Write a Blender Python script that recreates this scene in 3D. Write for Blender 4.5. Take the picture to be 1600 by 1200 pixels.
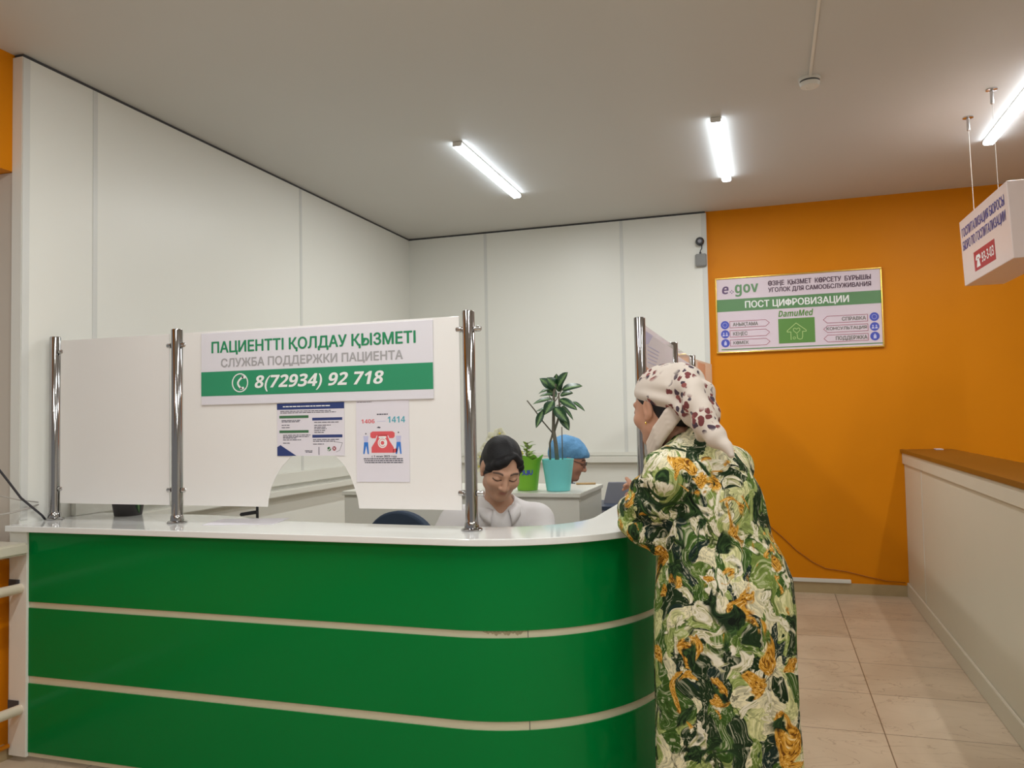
import bpy, bmesh, math, random
import numpy as np
from mathutils import Vector, Matrix
PI = math.pi
random.seed(7)
sc = bpy.context.scene
for o in list(bpy.data.objects):
    bpy.data.objects.remove(o)
COL = sc.collection

# ------------------------------------------------------------------ camera
FPX, YAW, PITCH, ROLL, CAMH = 1254.504, math.radians(-17.7774), math.radians(2.4599), math.radians(-1.1161), 1.4
_fw = Vector((math.sin(YAW)*math.cos(PITCH), math.cos(YAW)*math.cos(PITCH), math.sin(PITCH)))
_rt = Vector((math.cos(YAW), -math.sin(YAW), 0)); _up = _rt.cross(_fw)
_r2 = _rt*math.cos(ROLL)+_up*math.sin(ROLL); _u2 = _up*math.cos(ROLL)-_rt*math.sin(ROLL)
cd = bpy.data.cameras.new('camera'); cam = bpy.data.objects.new('camera', cd); COL.objects.link(cam)
cam.matrix_world = Matrix(((_r2.x, _u2.x, -_fw.x, 0), (_r2.y, _u2.y, -_fw.y, 0), (_r2.z, _u2.z, -_fw.z, CAMH), (0, 0, 0, 1)))
cd.sensor_width = 36; cd.sensor_fit = 'HORIZONTAL'; cd.lens = FPX*36/1600; cd.clip_start = 0.05
sc.camera = cam

# ------------------------------------------------------------------ world + exposure
w = bpy.data.worlds.new('world'); sc.world = w; w.use_nodes = True
bg = w.node_tree.nodes['Background']; bg.inputs[0].default_value = (1.0, 0.98, 0.95, 1); bg.inputs[1].default_value = 0.28
sc.view_settings.view_transform = 'Standard'; sc.view_settings.look = 'None'
sc.view_settings.gamma = 1; sc.view_settings.use_curve_mapping = False
sc.view_settings.exposure = -0.06
LAMP_WATTS = 19.0

# ------------------------------------------------------------------ materials
def srgb(r, g, b):
    f = lambda c: (c/255/12.92) if c/255 <= .04045 else ((c/255+.055)/1.055)**2.4
    return (f(r), f(g), f(b), 1)
MATS = {}
def mat(name, col, rough=.5, metal=0., spec=.5, coat=0., noise=0., nscale=8., bump=0., bscale=60., trans=0., alpha=1.):
    m = bpy.data.materials.new(name); m.use_nodes = True
    nt = m.node_tree; b = nt.nodes['Principled BSDF']
    b.inputs['Base Color'].default_value = col
    b.inputs['Roughness'].default_value = rough; b.inputs['Metallic'].default_value = metal
    b.inputs['Specular IOR Level'].default_value = spec; b.inputs['Coat Weight'].default_value = coat
    b.inputs['Coat Roughness'].default_value = .08
    b.inputs['Transmission Weight'].default_value = trans; b.inputs['Alpha'].default_value = alpha
    tc = nt.nodes.new('ShaderNodeTexCoord')
    if noise:
        n = nt.nodes.new('ShaderNodeTexNoise'); n.inputs['Scale'].default_value = nscale; n.inputs['Detail'].default_value = 4
        nt.links.new(tc.outputs['Object'], n.inputs['Vector'])
        mx = nt.nodes.new('ShaderNodeMix'); mx.data_type = 'RGBA'
        mx.inputs[6].default_value = tuple(c*(1-noise) for c in col[:3])+(1,)
        mx.inputs[7].default_value = tuple(min(1, c*(1+noise)) for c in col[:3])+(1,)
        nt.links.new(n.outputs['Fac'], mx.inputs[0]); nt.links.new(mx.outputs[2], b.inputs['Base Color'])
    if bump:
        n2 = nt.nodes.new('ShaderNodeTexNoise'); n2.inputs['Scale'].default_value = bscale; n2.inputs['Detail'].default_value = 3
        nt.links.new(tc.outputs['Object'], n2.inputs['Vector'])
        bp = nt.nodes.new('ShaderNodeBump'); bp.inputs['Strength'].default_value = bump; bp.inputs['Distance'].default_value = .01
        nt.links.new(n2.outputs['Fac'], bp.inputs['Height']); nt.links.new(bp.outputs['Normal'], b.inputs['Normal'])
    MATS[name] = m
    return m
def emis(name, col, s):
    m = bpy.data.materials.new(name); m.use_nodes = True; nt = m.node_tree
    nt.nodes.remove(nt.nodes['Principled BSDF']); e = nt.nodes.new('ShaderNodeEmission')
    e.inputs[0].default_value = col; e.inputs[1].default_value = s
    nt.links.new(e.outputs[0], nt.nodes['Material Output'].inputs[0]); return m

M_panel = mat('white_wall_panel', srgb(232, 231, 223), .36, spec=.35, noise=.012, nscale=2)
M_ceil = mat('stretch_ceiling', srgb(206, 204, 199), .55, spec=.25, noise=.015, nscale=1.5)
M_orange = mat('orange_paint', srgb(218, 132, 0), .5, spec=.18, noise=.03, nscale=3, bump=.04, bscale=120)
M_dark = mat('dark_joint', srgb(70, 70, 72), .7)
M_seam = mat('panel_joint', srgb(214, 214, 209), .35)
M_white = mat('white_laminate', srgb(226, 224, 214), .3, spec=.4, noise=.015, nscale=5)
M_top = mat('glossy_white_top', srgb(236, 236, 233), .08, spec=.5, coat=.3)
M_strip = mat('cream_strip', srgb(214, 207, 180), .35, noise=.03, nscale=14)
M_green = mat('glossy_green', srgb(0, 122, 54), .14, spec=.16)
M_chrome = mat('chrome', (.43, .42, .42, 1), .09, metal=1.)
M_steel = mat('steel', (.55, .54, .53, 1), .25, metal=1.)
M_acryl = mat('milky_acrylic', srgb(238, 235, 231), .07, spec=.5, noise=.01, nscale=3)
M_paper = mat('paper', srgb(226, 221, 228), .55, spec=.2)
M_signw = mat('sign_white', srgb(226, 223, 229), .35, spec=.3)
M_signgreen = mat('sign_green', srgb(48, 146, 104), .4)
M_txtgreen = mat('text_green', srgb(38, 138, 92), .5)
M_txtgrey = mat('text_grey', srgb(168, 166, 168), .5)
M_txtwhite = mat('text_white', srgb(240, 240, 238), .5)
M_navy = mat('print_navy', srgb(45, 62, 118), .5)
M_pgreen = mat('print_green', srgb(62, 112, 74), .5)
M_ink = mat('print_ink', srgb(70, 70, 84), .6)
M_inkl = mat('print_ink_light', srgb(120, 120, 130), .6)
M_red = mat('print_red', srgb(222, 92, 98), .5)
M_teal = mat('print_teal', srgb(84, 170, 186), .5)
M_blue = mat('print_blue', srgb(52, 120, 205), .5)
M_lilac = mat('print_lilac', srgb(196, 196, 226), .5)
M_gold = mat('gold_frame', (.83, .55, .12, 1), .2, metal=1.)
M_boardw = mat('board_white', srgb(222, 206, 216), .25, spec=.4)
M_boardg = mat('board_green', srgb(92, 138, 88), .3)
M_boardg2 = mat('board_green_square', srgb(92, 140, 62), .3)
M_purple = mat('print_purple', srgb(98, 70, 110), .5)
M_maroon = mat('print_maroon', srgb(158, 60, 84), .5)
M_icon = mat('icon_blue', srgb(72, 84, 186), .4)
M_pale = mat('icon_pale', srgb(200, 200, 236), .5)
M_brown = mat('brown_worktop', srgb(122, 80, 28), .3, spec=.4, noise=.08, nscale=6)
M_hsign = mat('hanging_sign_white', srgb(232, 214, 208), .3)
M_hblue = mat('hanging_sign_blue', srgb(70, 72, 150), .5)
M_hred = mat('hanging_sign_red', srgb(178, 50, 58), .45)
M_plastic = mat('white_plastic', srgb(225, 222, 214), .4)
M_greyp = mat('grey_plastic', srgb(132, 132, 130), .5)
M_blackp = mat('black_plastic', srgb(40, 40, 46), .4)
M_navyf = mat('navy_fabric', srgb(52, 66, 86), .9, bump=.2, bscale=300)
M_grey2 = mat('machine_grey', srgb(140, 140, 150), .45)
M_dnavy = mat('machine_navy', srgb(58, 68, 88), .4)
M_base = mat('stone_skirting', srgb(176, 154, 116), .4, noise=.15, nscale=12)
M_sill = mat('window_sill', srgb(214, 206, 188), .35, noise=.05, nscale=10)
M_pipe = mat('painted_pipe', srgb(222, 206, 184), .35)
M_reveal = mat('window_reveal', srgb(205, 195, 182), .6)
M_turq = mat('turquoise_pot', srgb(120, 214, 214), .4)
M_lime = mat('lime_pot', srgb(126, 188, 50), .4)
M_soil = mat('soil', srgb(48, 38, 30), .95, bump=.6, bscale=90)
M_dpot = mat('dark_pot', srgb(66, 62, 62), .6)
M_stem = mat('woody_stem', srgb(112, 106, 92), .8, noise=.25, nscale=40)
M_petal = mat('orchid_petal', srgb(236, 234, 208), .6)
M_yel = mat('yellow_petal', srgb(226, 214, 110), .6)
M_cable = mat('dark_cable', srgb(58, 56, 60), .6)
M_cableg = mat('grey_cable', srgb(176, 170, 162), .6)
M_cableo = mat('orange_painted_cable', srgb(172, 100, 10), .6)
M_stain = mat('worn_patch', srgb(168, 158, 126), .9, noise=.3, nscale=60)
M_orangep = mat('poster_orange', srgb(226, 170, 140), .5)
M_shirt = mat('white_shirt', srgb(232, 228, 228), .8, spec=.2, bump=.1, bscale=40)
M_gown = mat('blue_gown', srgb(120, 170, 214), .85)
M_hair = mat('black_hair', srgb(26, 25, 27), .58, spec=.3, noise=.25, nscale=60, bump=.25, bscale=150)
M_tube = emis('led_tube', (.80, .90, 1.0, 1), 14.0)
M_clear = mat('clear_lens', (.9, .92, .93, 1), .05, alpha=.18)

def color_attr_mat(name, rough, sub=0.08, spec=.35):
    m = bpy.data.materials.new(name); m.use_nodes = True; nt = m.node_tree; b = nt.nodes['Principled BSDF']
    a = nt.nodes.new('ShaderNodeAttribute'); a.attribute_name = 'tone'
    n = nt.nodes.new('ShaderNodeTexNoise'); n.inputs['Scale'].default_value = 45
    tc = nt.nodes.new('ShaderNodeTexCoord'); nt.links.new(tc.outputs['Object'], n.inputs['Vector'])
    mx = nt.nodes.new('ShaderNodeMix'); mx.data_type = 'RGBA'; mx.blend_type = 'MULTIPLY'; mx.inputs[0].default_value = .18
    nt.links.new(a.outputs['Color'], mx.inputs[6]); nt.links.new(n.outputs['Color'], mx.inputs[7])
    nt.links.new(a.outputs['Color'], b.inputs['Base Color'])
    b.inputs['Roughness'].default_value = rough; b.inputs['Specular IOR Level'].default_value = spec
    b.inputs['Subsurface Weight'].default_value = sub; b.inputs['Subsurface Radius'].default_value = (.01, .004, .002)
    return m
M_skin = color_attr_mat('skin', .5)

def leaf_mat(name, dark, light):
    m = bpy.data.materials.new(name); m.use_nodes = True; nt = m.node_tree; b = nt.nodes['Principled BSDF']
    uv = nt.nodes.new('ShaderNodeUVMap'); sp = nt.nodes.new('ShaderNodeSeparateXYZ'); nt.links.new(uv.outputs[0], sp.inputs[0])
    n = nt.nodes.new('ShaderNodeTexNoise'); n.inputs['Scale'].default_value = 9; n.inputs['Detail'].default_value = 3
    nt.links.new(uv.outputs[0], n.inputs['Vector'])
    ab = nt.nodes.new('ShaderNodeMath'); ab.operation = 'MULTIPLY'; ab.inputs[1].default_value = 1.0
    nt.links.new(sp.outputs[0], ab.inputs[0])            # u: 0 midrib .. 1 edge
    ad = nt.nodes.new('ShaderNodeMath'); ad.operation = 'ADD'; nt.links.new(ab.outputs[0], ad.inputs[0]); nt.links.new(n.outputs['Fac'], ad.inputs[1])
    cr = nt.nodes.new('ShaderNodeValToRGB'); cr.color_ramp.elements[0].position = .55; cr.color_ramp.elements[1].position = .95
    cr.color_ramp.elements[0].color = light; cr.color_ramp.elements[1].color = dark
    nt.links.new(ad.outputs[0], cr.inputs[0]); nt.links.new(cr.outputs[0], b.inputs['Base Color'])
    b.inputs['Roughness'].default_value = .4
    return m
M_leaf = leaf_mat('variegated_leaf', srgb(38, 74, 48), srgb(128, 164, 104))
M_leafs = leaf_mat('pale_leaf', srgb(128, 160, 70), srgb(206, 212, 130))

def floor_mat():
    m = bpy.data.materials.new('floor_tile'); m.use_nodes = True; nt = m.node_tree; b = nt.nodes['Principled BSDF']
    tc = nt.nodes.new('ShaderNodeTexCoord'); mp = nt.nodes.new('ShaderNodeMapping')
    nt.links.new(tc.outputs['Object'], mp.inputs[0])
    br = nt.nodes.new('ShaderNodeTexBrick'); br.offset = 0; br.squash = 1
    br.inputs['Scale'].default_value = 1; br.inputs['Mortar Size'].default_value = .0028; br.inputs['Mortar Smooth'].default_value = .2
    br.inputs['Brick Width'].default_value = 1.05; br.inputs['Row Height'].default_value = .525; br.inputs['Bias'].default_value = -.2
    mp.inputs['Location'].default_value = (1.05-.43, .525*10-3.866, 0)
    nt.links.new(mp.outputs[0], br.inputs['Vector'])
    br.inputs['Color1'].default_value = srgb(211, 192, 168); br.inputs['Color2'].default_value = srgb(200, 180, 155)
    br.inputs['Mortar'].default_value = srgb(128, 108, 88)
    n = nt.nodes.new('ShaderNodeTexNoise'); n.inputs['Scale'].default_value = 2.2; n.inputs['Detail'].default_value = 8; n.inputs['Distortion'].default_value = 1.2
    nt.links.new(tc.outputs['Object'], n.inputs['Vector'])
    r = nt.nodes.new('ShaderNodeValToRGB'); r.color_ramp.elements[0].position = .35; r.color_ramp.elements[1].position = .62
    r.color_ramp.elements[0].color = (.70, .66, .62, 1); r.color_ramp.elements[1].color = (1, 1, 1, 1)
    nt.links.new(n.outputs['Fac'], r.inputs[0])
    n3 = nt.nodes.new('ShaderNodeTexNoise'); n3.inputs['Scale'].default_value = 1.6; n3.inputs['Detail'].default_value = 6; n3.inputs['Distortion'].default_value = 2.5
    mp2 = nt.nodes.new('ShaderNodeMapping'); mp2.inputs['Scale'].default_value = (1, 2.2, 1); nt.links.new(tc.outputs['Object'], mp2.inputs[0]); nt.links.new(mp2.outputs[0], n3.inputs['Vector'])
    r3 = nt.nodes.new('ShaderNodeValToRGB'); e = r3.color_ramp.elements
    e[0].position = .492; e[0].color = (1, 1, 1, 1); e[1].position = .508; e[1].color = (1, 1, 1, 1)
    q = e.new(.5); q.color = (.55, .48, .42, 1)
    nt.links.new(n3.outputs['Fac'], r3.inputs[0])
    mx = nt.nodes.new('ShaderNodeMix'); mx.data_type = 'RGBA'; mx.blend_type = 'MULTIPLY'; mx.inputs[0].default_value = .5
    nt.links.new(br.outputs['Color'], mx.inputs[6]); nt.links.new(r.outputs[0], mx.inputs[7])
    mx2 = nt.nodes.new('ShaderNodeMix'); mx2.data_type = 'RGBA'; mx2.blend_type = 'MULTIPLY'; mx2.inputs[0].default_value = .75
    nt.links.new(mx.outputs[2], mx2.inputs[6]); nt.links.new(r3.outputs[0], mx2.inputs[7])
    nt.links.new(mx2.outputs[2], b.inputs['Base Color']); b.inputs['Roughness'].default_value = .32
    return m
M_floor = floor_mat()

def dress_mat():
    m = bpy.data.materials.new('brushstroke_print'); m.use_nodes = True; nt = m.node_tree; N = nt.nodes; L = nt.links
    b = N['Principled BSDF']; b.inputs['Roughness'].default_value = .8; b.inputs['Specular IOR Level'].default_value = .15
    tc = N.new('ShaderNodeTexCoord'); obj = tc.outputs['Object']; G = lambda *c: srgb(*c)
    def mapping(vec, scale=(1, 1, 1), loc=(0, 0, 0), rot=(0, 0, 0)):
        mp = N.new('ShaderNodeMapping'); mp.inputs['Scale'].default_value = scale; mp.inputs['Location'].default_value = loc; mp.inputs['Rotation'].default_value = rot
        L.new(vec, mp.inputs[0]); return mp.outputs[0]
    def noise(vec, scale, detail=2., dist=0.):
        n = N.new('ShaderNodeTexNoise'); n.inputs['Scale'].default_value = scale; n.inputs['Detail'].default_value = detail; n.inputs['Distortion'].default_value = dist
        L.new(vec, n.inputs['Vector']); return n
    def vm(op, a, bb):
        v = N.new('ShaderNodeVectorMath'); v.operation = op
        for i, q in enumerate((a, bb)):
            if hasattr(q, 'links'): L.new(q, v.inputs[i])
            else: v.inputs[i].default_value = q
        return v.outputs[0]
    def warp(vec, scale, amt, off):
        n = noise(mapping(vec, loc=off), scale, 1.)
        return vm('ADD', vec, vm('MULTIPLY', vm('SUBTRACT', n.outputs['Color'], (.5, .5, .5)), (amt, amt, amt)))
    def mixc(f, a, bb, mode='MIX', fac=None):
        x = N.new('ShaderNodeMix'); x.data_type = 'RGBA'; x.blend_type = mode
        if fac is not None: x.inputs[0].default_value = fac
        else: L.new(f, x.inputs[0])
        for i, q in ((6, a), (7, bb)):
            if hasattr(q, 'links'): L.new(q, x.inputs[i])
            else: x.inputs[i].default_value = q
        return x.outputs[2]
    def mth(op, a, bb):
        x = N.new('ShaderNodeMath'); x.operation = op
        for i, q in enumerate((a, bb)):
            if hasattr(q, 'links'): L.new(q, x.inputs[i])
            else: x.inputs[i].default_value = q
        return x.outputs[0]
    def rp(f, els, mode='LINEAR'):
        r = _ramp(N, els, mode); L.new(f, r.inputs[0]); return r.outputs[0]
    def strokes(off, wsc, wamt, cell, rot):
        """curved strokes: warped, stretched cells -> (random value, distance to border, warped coordinates)"""
        c = warp(warp(obj, wsc, wamt, off), 13, .075, (4, 2, 8)); c2 = warp(c, 48, .018, (1, 2, 3))
        mp = mapping(c2, cell, off, rot)
        v = N.new('ShaderNodeTexVoronoi'); v.inputs['Scale'].default_value = 1; L.new(mp, v.inputs['Vector'])
        e = N.new('ShaderNodeTexVoronoi'); e.feature = 'DISTANCE_TO_EDGE'; e.inputs['Scale'].default_value = 1; L.new(mp, e.inputs['Vector'])
        s = N.new('ShaderNodeSeparateColor'); L.new(v.outputs['Color'], s.inputs[0])
        hair = noise(mapping(c2, (95, 95, 9), off, rot), 1, 3., .6)
        return s.outputs[0], s.outputs[1], e.outputs['Distance'], hair.outputs['Fac'], c2
    r1, q1, e1, h1, c1 = strokes((2.1, .7, 4.2), 5.5, .36, (15, 15, 6.5), (.2, .1, 0))
    base = rp(r1, [(0, G(30, 50, 26)), (.12, G(66, 96, 40)), (.26, G(150, 164, 96)), (.38, G(216, 208, 176)), (.50, G(92, 118, 52)), (.60, G(36, 56, 32)),
                   (.70, G(196, 196, 142)), (.80, G(116, 136, 66)), (.90, G(34, 52, 46))], 'CONSTANT')
    streak = rp(h1, [(.34, (.50, .52, .48, 1)), (.50, (1.0, 1.0, .96, 1)), (.66, (1.5, 1.45, 1.3, 1))])
    col = mixc(None, base, streak, 'MULTIPLY', .85)
    lightstreak = rp(h1, [(.54, (0, 0, 0, 1)), (.66, (1, 1, 1, 1))])
    col = mixc(mth('MULTIPLY', lightstreak, .55), col, G(226, 220, 192))
    # cream strokes over it
    r2, q2, e2, h2, c2 = strokes((7.3, 3.1, 1.4), 6.0, .34, (17, 17, 9), (-.3, .5, 0))
    crm = rp(h2, [(.32, G(112, 124, 66)), (.42, G(190, 184, 140)), (.52, G(226, 218, 194)), (.7, G(240, 234, 216))])
    m2 = mth('MULTIPLY', mth('GREATER_THAN', r2, .62), rp(e2, [(.06, (0, 0, 0, 1)), (.11, (1, 1, 1, 1))]))
    dk = mth('MULTIPLY', mth('MULTIPLY', mth('GREATER_THAN', r2, .60), rp(noise(obj, 14, 2.).outputs['Fac'], [(.50, (0, 0, 0, 1)), (.56, (1, 1, 1, 1))])), rp(e2, [(.0, (1, 1, 1, 1)), (.12, (0, 0, 0, 1))]))
    col = mixc(mth('MULTIPLY', dk, .85), col, G(28, 36, 24)); col = mixc(m2, col, crm)
    # ochre strokes with brown speckle
    r3, q3, e3, h3, c3 = strokes((4.4, 8.1, 6.2), 6.5, .30, (15, 15, 8), (.6, -.2, 0))
    sp = noise(c3, 95, 2., 1.); och = rp(sp.outputs['Fac'], [(.36, G(104, 62, 18)), (.48, G(196, 138, 40)), (.62, G(226, 178, 84)), (.72, G(238, 220, 176))])
    m3 = mth('MULTIPLY', mth('GREATER_THAN', r3, .78), rp(e3, [(.05, (0, 0, 0, 1)), (.12, (1, 1, 1, 1))])); col = mixc(m3, col, och)
    # dark green strokes
    r4, q4, e4, h4, c4 = strokes((9.9, 1.7, 3.3), 5.0, .40, (14, 14, 6), (0, .4, 0))
    m4 = mth('MULTIPLY', mth('GREATER_THAN', r4, .80), rp(e4, [(.08, (0, 0, 0, 1)), (.16, (1, 1, 1, 1))]))
    col = mixc(m4, col, rp(h4, [(.35, G(18, 26, 18)), (.55, G(42, 64, 36)), (.7, G(70, 100, 52))]))
    L.new(col, b.inputs['Base Color'])
    return m
def _ramp(N, els, mode):
    r = N.new('ShaderNodeValToRGB'); r.color_ramp.interpolation = mode; e = r.color_ramp.elements
    e[0].position, e[0].color = els[0]; e[1].position, e[1].color = els[-1]
    for p, c in els[1:-1]:
        q = e.new(p); q.color = c
    return r
M_dress = dress_mat()

def spot_mat(name, basec, spots, sc1, thr, mscale, moff, mthr):
    m = bpy.data.materials.new(name); m.use_nodes = True; nt = m.node_tree; N = nt.nodes; L = nt.links
    b = N['Principled BSDF']; b.inputs['Roughness'].default_value = .8; b.inputs['Specular IOR Level'].default_value = .2
    tc = N.new('ShaderNodeTexCoord')
    n0 = N.new('ShaderNodeTexNoise'); n0.inputs['Scale'].default_value = 40; L.new(tc.outputs['Object'], n0.inputs['Vector'])
    ad = N.new('ShaderNodeVectorMath'); ad.operation = 'MULTIPLY_ADD'; L.new(n0.outputs['Color'], ad.inputs[0]); ad.inputs[1].default_value = (.022, .022, .022); L.new(tc.outputs['Object'], ad.inputs[2])
    v = N.new('ShaderNodeTexVoronoi'); v.inputs['Scale'].default_value = sc1; L.new(ad.outputs[0], v.inputs['Vector'])
    r = _ramp(N, [(thr, (1, 1, 1, 1)), (thr+.05, (0, 0, 0, 1))], 'LINEAR'); L.new(v.outputs['Distance'], r.inputs[0])
    n1 = N.new('ShaderNodeTexNoise'); n1.inputs['Scale'].default_value = mscale; n1.inputs['Detail'].default_value = 1
    mp = N.new('ShaderNodeMapping'); mp.inputs['Location'].default_value = moff; L.new(tc.outputs['Object'], mp.inputs[0]); L.new(mp.outputs[0], n1.inputs['Vector'])
    r1 = _ramp(N, [(mthr, (0, 0, 0, 1)), (mthr+.05, (1, 1, 1, 1))], 'LINEAR'); L.new(n1.outputs['Fac'], r1.inputs[0])
    mu = N.new('ShaderNodeMath'); mu.operation = 'MULTIPLY'; L.new(r.outputs[0], mu.inputs[0]); L.new(r1.outputs[0], mu.inputs[1])
    sp = N.new('ShaderNodeSeparateColor'); L.new(v.outputs['Color'], sp.inputs[0])
    cr = _ramp(N, spots, 'CONSTANT'); L.new(sp.outputs[0], cr.inputs[0])
    mx = N.new('ShaderNodeMix'); mx.data_type = 'RGBA'; L.new(mu.outputs[0], mx.inputs[0]); mx.inputs[6].default_value = basec; L.new(cr.outputs[0], mx.inputs[7])
    L.new(mx.outputs[2], b.inputs['Base Color'])
    return m
M_scarf = spot_mat('floral_scarf', srgb(208, 196, 184), [(0, srgb(116, 62, 62)), (.4, srgb(74, 60, 72)), (.75, srgb(146, 84, 80))], 44, .46, 9, (.35, .1, .2), .52)
M_wrap = mat('scarf_cream', srgb(204, 190, 176), .85, spec=.2, noise=.05, nscale=20)
M_cap = mat('blue_cap', srgb(96, 148, 192), .85, noise=.22, nscale=30, bump=.5, bscale=45)

# ------------------------------------------------------------------ object helpers
class MB:
    """collects shapes, then builds ONE mesh object"""
    def __init__(s): s.bm = bmesh.new()
    def box(s, x0, y0, z0, x1, y1, z1, bev=0.):
        r = bmesh.ops.create_cube(s.bm, size=1)
        bmesh.ops.scale(s.bm, vec=(x1-x0, y1-y0, z1-z0), verts=r['verts'])
        bmesh.ops.translate(s.bm, vec=((x0+x1)/2, (y0+y1)/2, (z0+z1)/2), verts=r['verts'])
        if bev:
            es = list({e for v in r['verts'] for e in v.link_edges})
            bmesh.ops.bevel(s.bm, geom=es, offset=bev, segments=2, affect='EDGES')
        return s
    def lathe(s, prof, c=(0, 0, 0), n=32, cap=True, axis=None):
        rings = []
        ax = Vector(axis).normalized() if axis else Vector((0, 0, 1)); q = ax.to_track_quat('Z', 'Y'); c = Vector(c)
        for r, z in prof:
            rings.append([s.bm.verts.new(c+q @ Vector((r*math.cos(2*PI*i/n), r*math.sin(2*PI*i/n), z))) for i in range(n)])
        for a, b in zip(rings, rings[1:]):
            for i in range(n):
                s.bm.faces.new((a[i], a[(i+1) % n], b[(i+1) % n], b[i]))
        if cap:
            s.bm.faces.new(rings[0][::-1]); s.bm.faces.new(rings[-1])
        return s
    def cyl(s, a, b, r, n=20):
        a, b = Vector(a), Vector(b); return s.lathe([(r, 0), (r, (b-a).length)], a, n, True, b-a)
    def tube(s, pts, r, n=10, rend=None):
        pts = [Vector(p) for p in pts]; rings = []; up = None
        for i, p in enumerate(pts):
            d = (pts[min(i+1, len(pts)-1)]-pts[max(i-1, 0)]).normalized()
            if up is None: up = d.orthogonal().normalized()
            up = (up-d*up.dot(d)).normalized(); sd = d.cross(up)
            rr = r if rend is None else r+(rend-r)*i/(len(pts)-1)
            rings.append([s.bm.verts.new(p+(up*math.cos(2*PI*k/n)+sd*math.sin(2*PI*k/n))*rr) for k in range(n)])
        for a, b in zip(rings, rings[1:]):
            for i in range(n): s.bm.faces.new((a[i], a[(i+1) % n], b[(i+1) % n], b[i]))
        s.bm.faces.new(rings[0][::-1]); s.bm.faces.new(rings[-1]); return s
    def prism(s, poly, o, U, V, Nn, d0, d1):
        """polygon (u,v) in plane o,U,V extruded along Nn from d0 to d1"""
        o, U, V, Nn = Vector(o), Vector(U), Vector(V), Vector(Nn)
        a = [s.bm.verts.new(o+U*p[0]+V*p[1]+Nn*d0) for p in poly]; b = [s.bm.verts.new(o+U*p[0]+V*p[1]+Nn*d1) for p in poly]
        n = len(poly); s.bm.faces.new(a[::-1]); s.bm.faces.new(b)
        for i in range(n): s.bm.faces.new((a[i], a[(i+1) % n], b[(i+1) % n], b[i]))
        return s
    def build(s, name, m, parent=None, smooth=False, bevel=0.):
        bmesh.ops.recalc_face_normals(s.bm, faces=s.bm.faces)
        me = bpy.data.meshes.new(name); s.bm.to_mesh(me); s.bm.free()
        return link(name, me, m, parent, smooth, bevel)
def link(name, me, m, parent=None, smooth=False, bevel=0.):
    o = bpy.data.objects.new(name, me); COL.objects.link(o)
    if m is not None: me.materials.append(m)
    if smooth:
        me.polygons.foreach_set('use_smooth', [True]*len(me.polygons))
        if smooth == 'auto':
            try: me.set_sharp_from_angle(angle=math.radians(40))
            except Exception: pass
    if bevel:
        bv = o.modifiers.new('bevel', 'BEVEL'); bv.width = bevel; bv.segments = 2; bv.limit_method = 'ANGLE'
    if parent is not None:
        o.parent = parent
        o.matrix_parent_inverse = Matrix.Translation(parent.location).inverted() if parent.type == 'EMPTY' else Matrix.Identity(4)
    return o
def tag(o, label, cat, group=None, kind=None):
    o['label'] = label; o['category'] = cat
    if group: o['group'] = group
    if kind: o['kind'] = kind
    return o
def thing(name, label, cat, loc=(0, 0, 0), group=None):
    o = bpy.data.objects.new(name, None); COL.objects.link(o); o.location = loc; o.empty_display_size = .05
    return tag(o, label, cat, group)
def struct(o, label=None, cat=None):
    o['kind'] = 'structure'
    if label: o['label'] = label
    if cat: o['category'] = cat
    return o
def dup(root, off, label, group=None):
    r = root.copy(); COL.objects.link(r); r.location = Vector(root.location)+Vector(off); r['label'] = label
    if group: r['group'] = group
    def rec(src, dst):
        for ch in list(src.children):
            c = ch.copy(); COL.objects.link(c); c.parent = dst; c.matrix_parent_inverse = ch.matrix_parent_inverse.copy()
            rec(ch, c)
    rec(root, r)
    return r

def heavy(t):
    """digits and Latin letters in their bold sans forms, and the plain upright bar for the letter I"""
    o = ''
    for c in t:
        if c.isdigit(): o += chr(0x1D7EC+int(c))
        elif 'A' <= c <= 'Z': o += chr(0x1D5D4+ord(c)-65)
        elif 'a' <= c <= 'z': o += chr(0x1D5EE+ord(c)-97)
        else: o += {chr(0x406): chr(0x4C0), chr(0x424): chr(0x1D76B), chr(0x4E8): chr(0x1D767)}.get(c, c)
    return o
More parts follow.
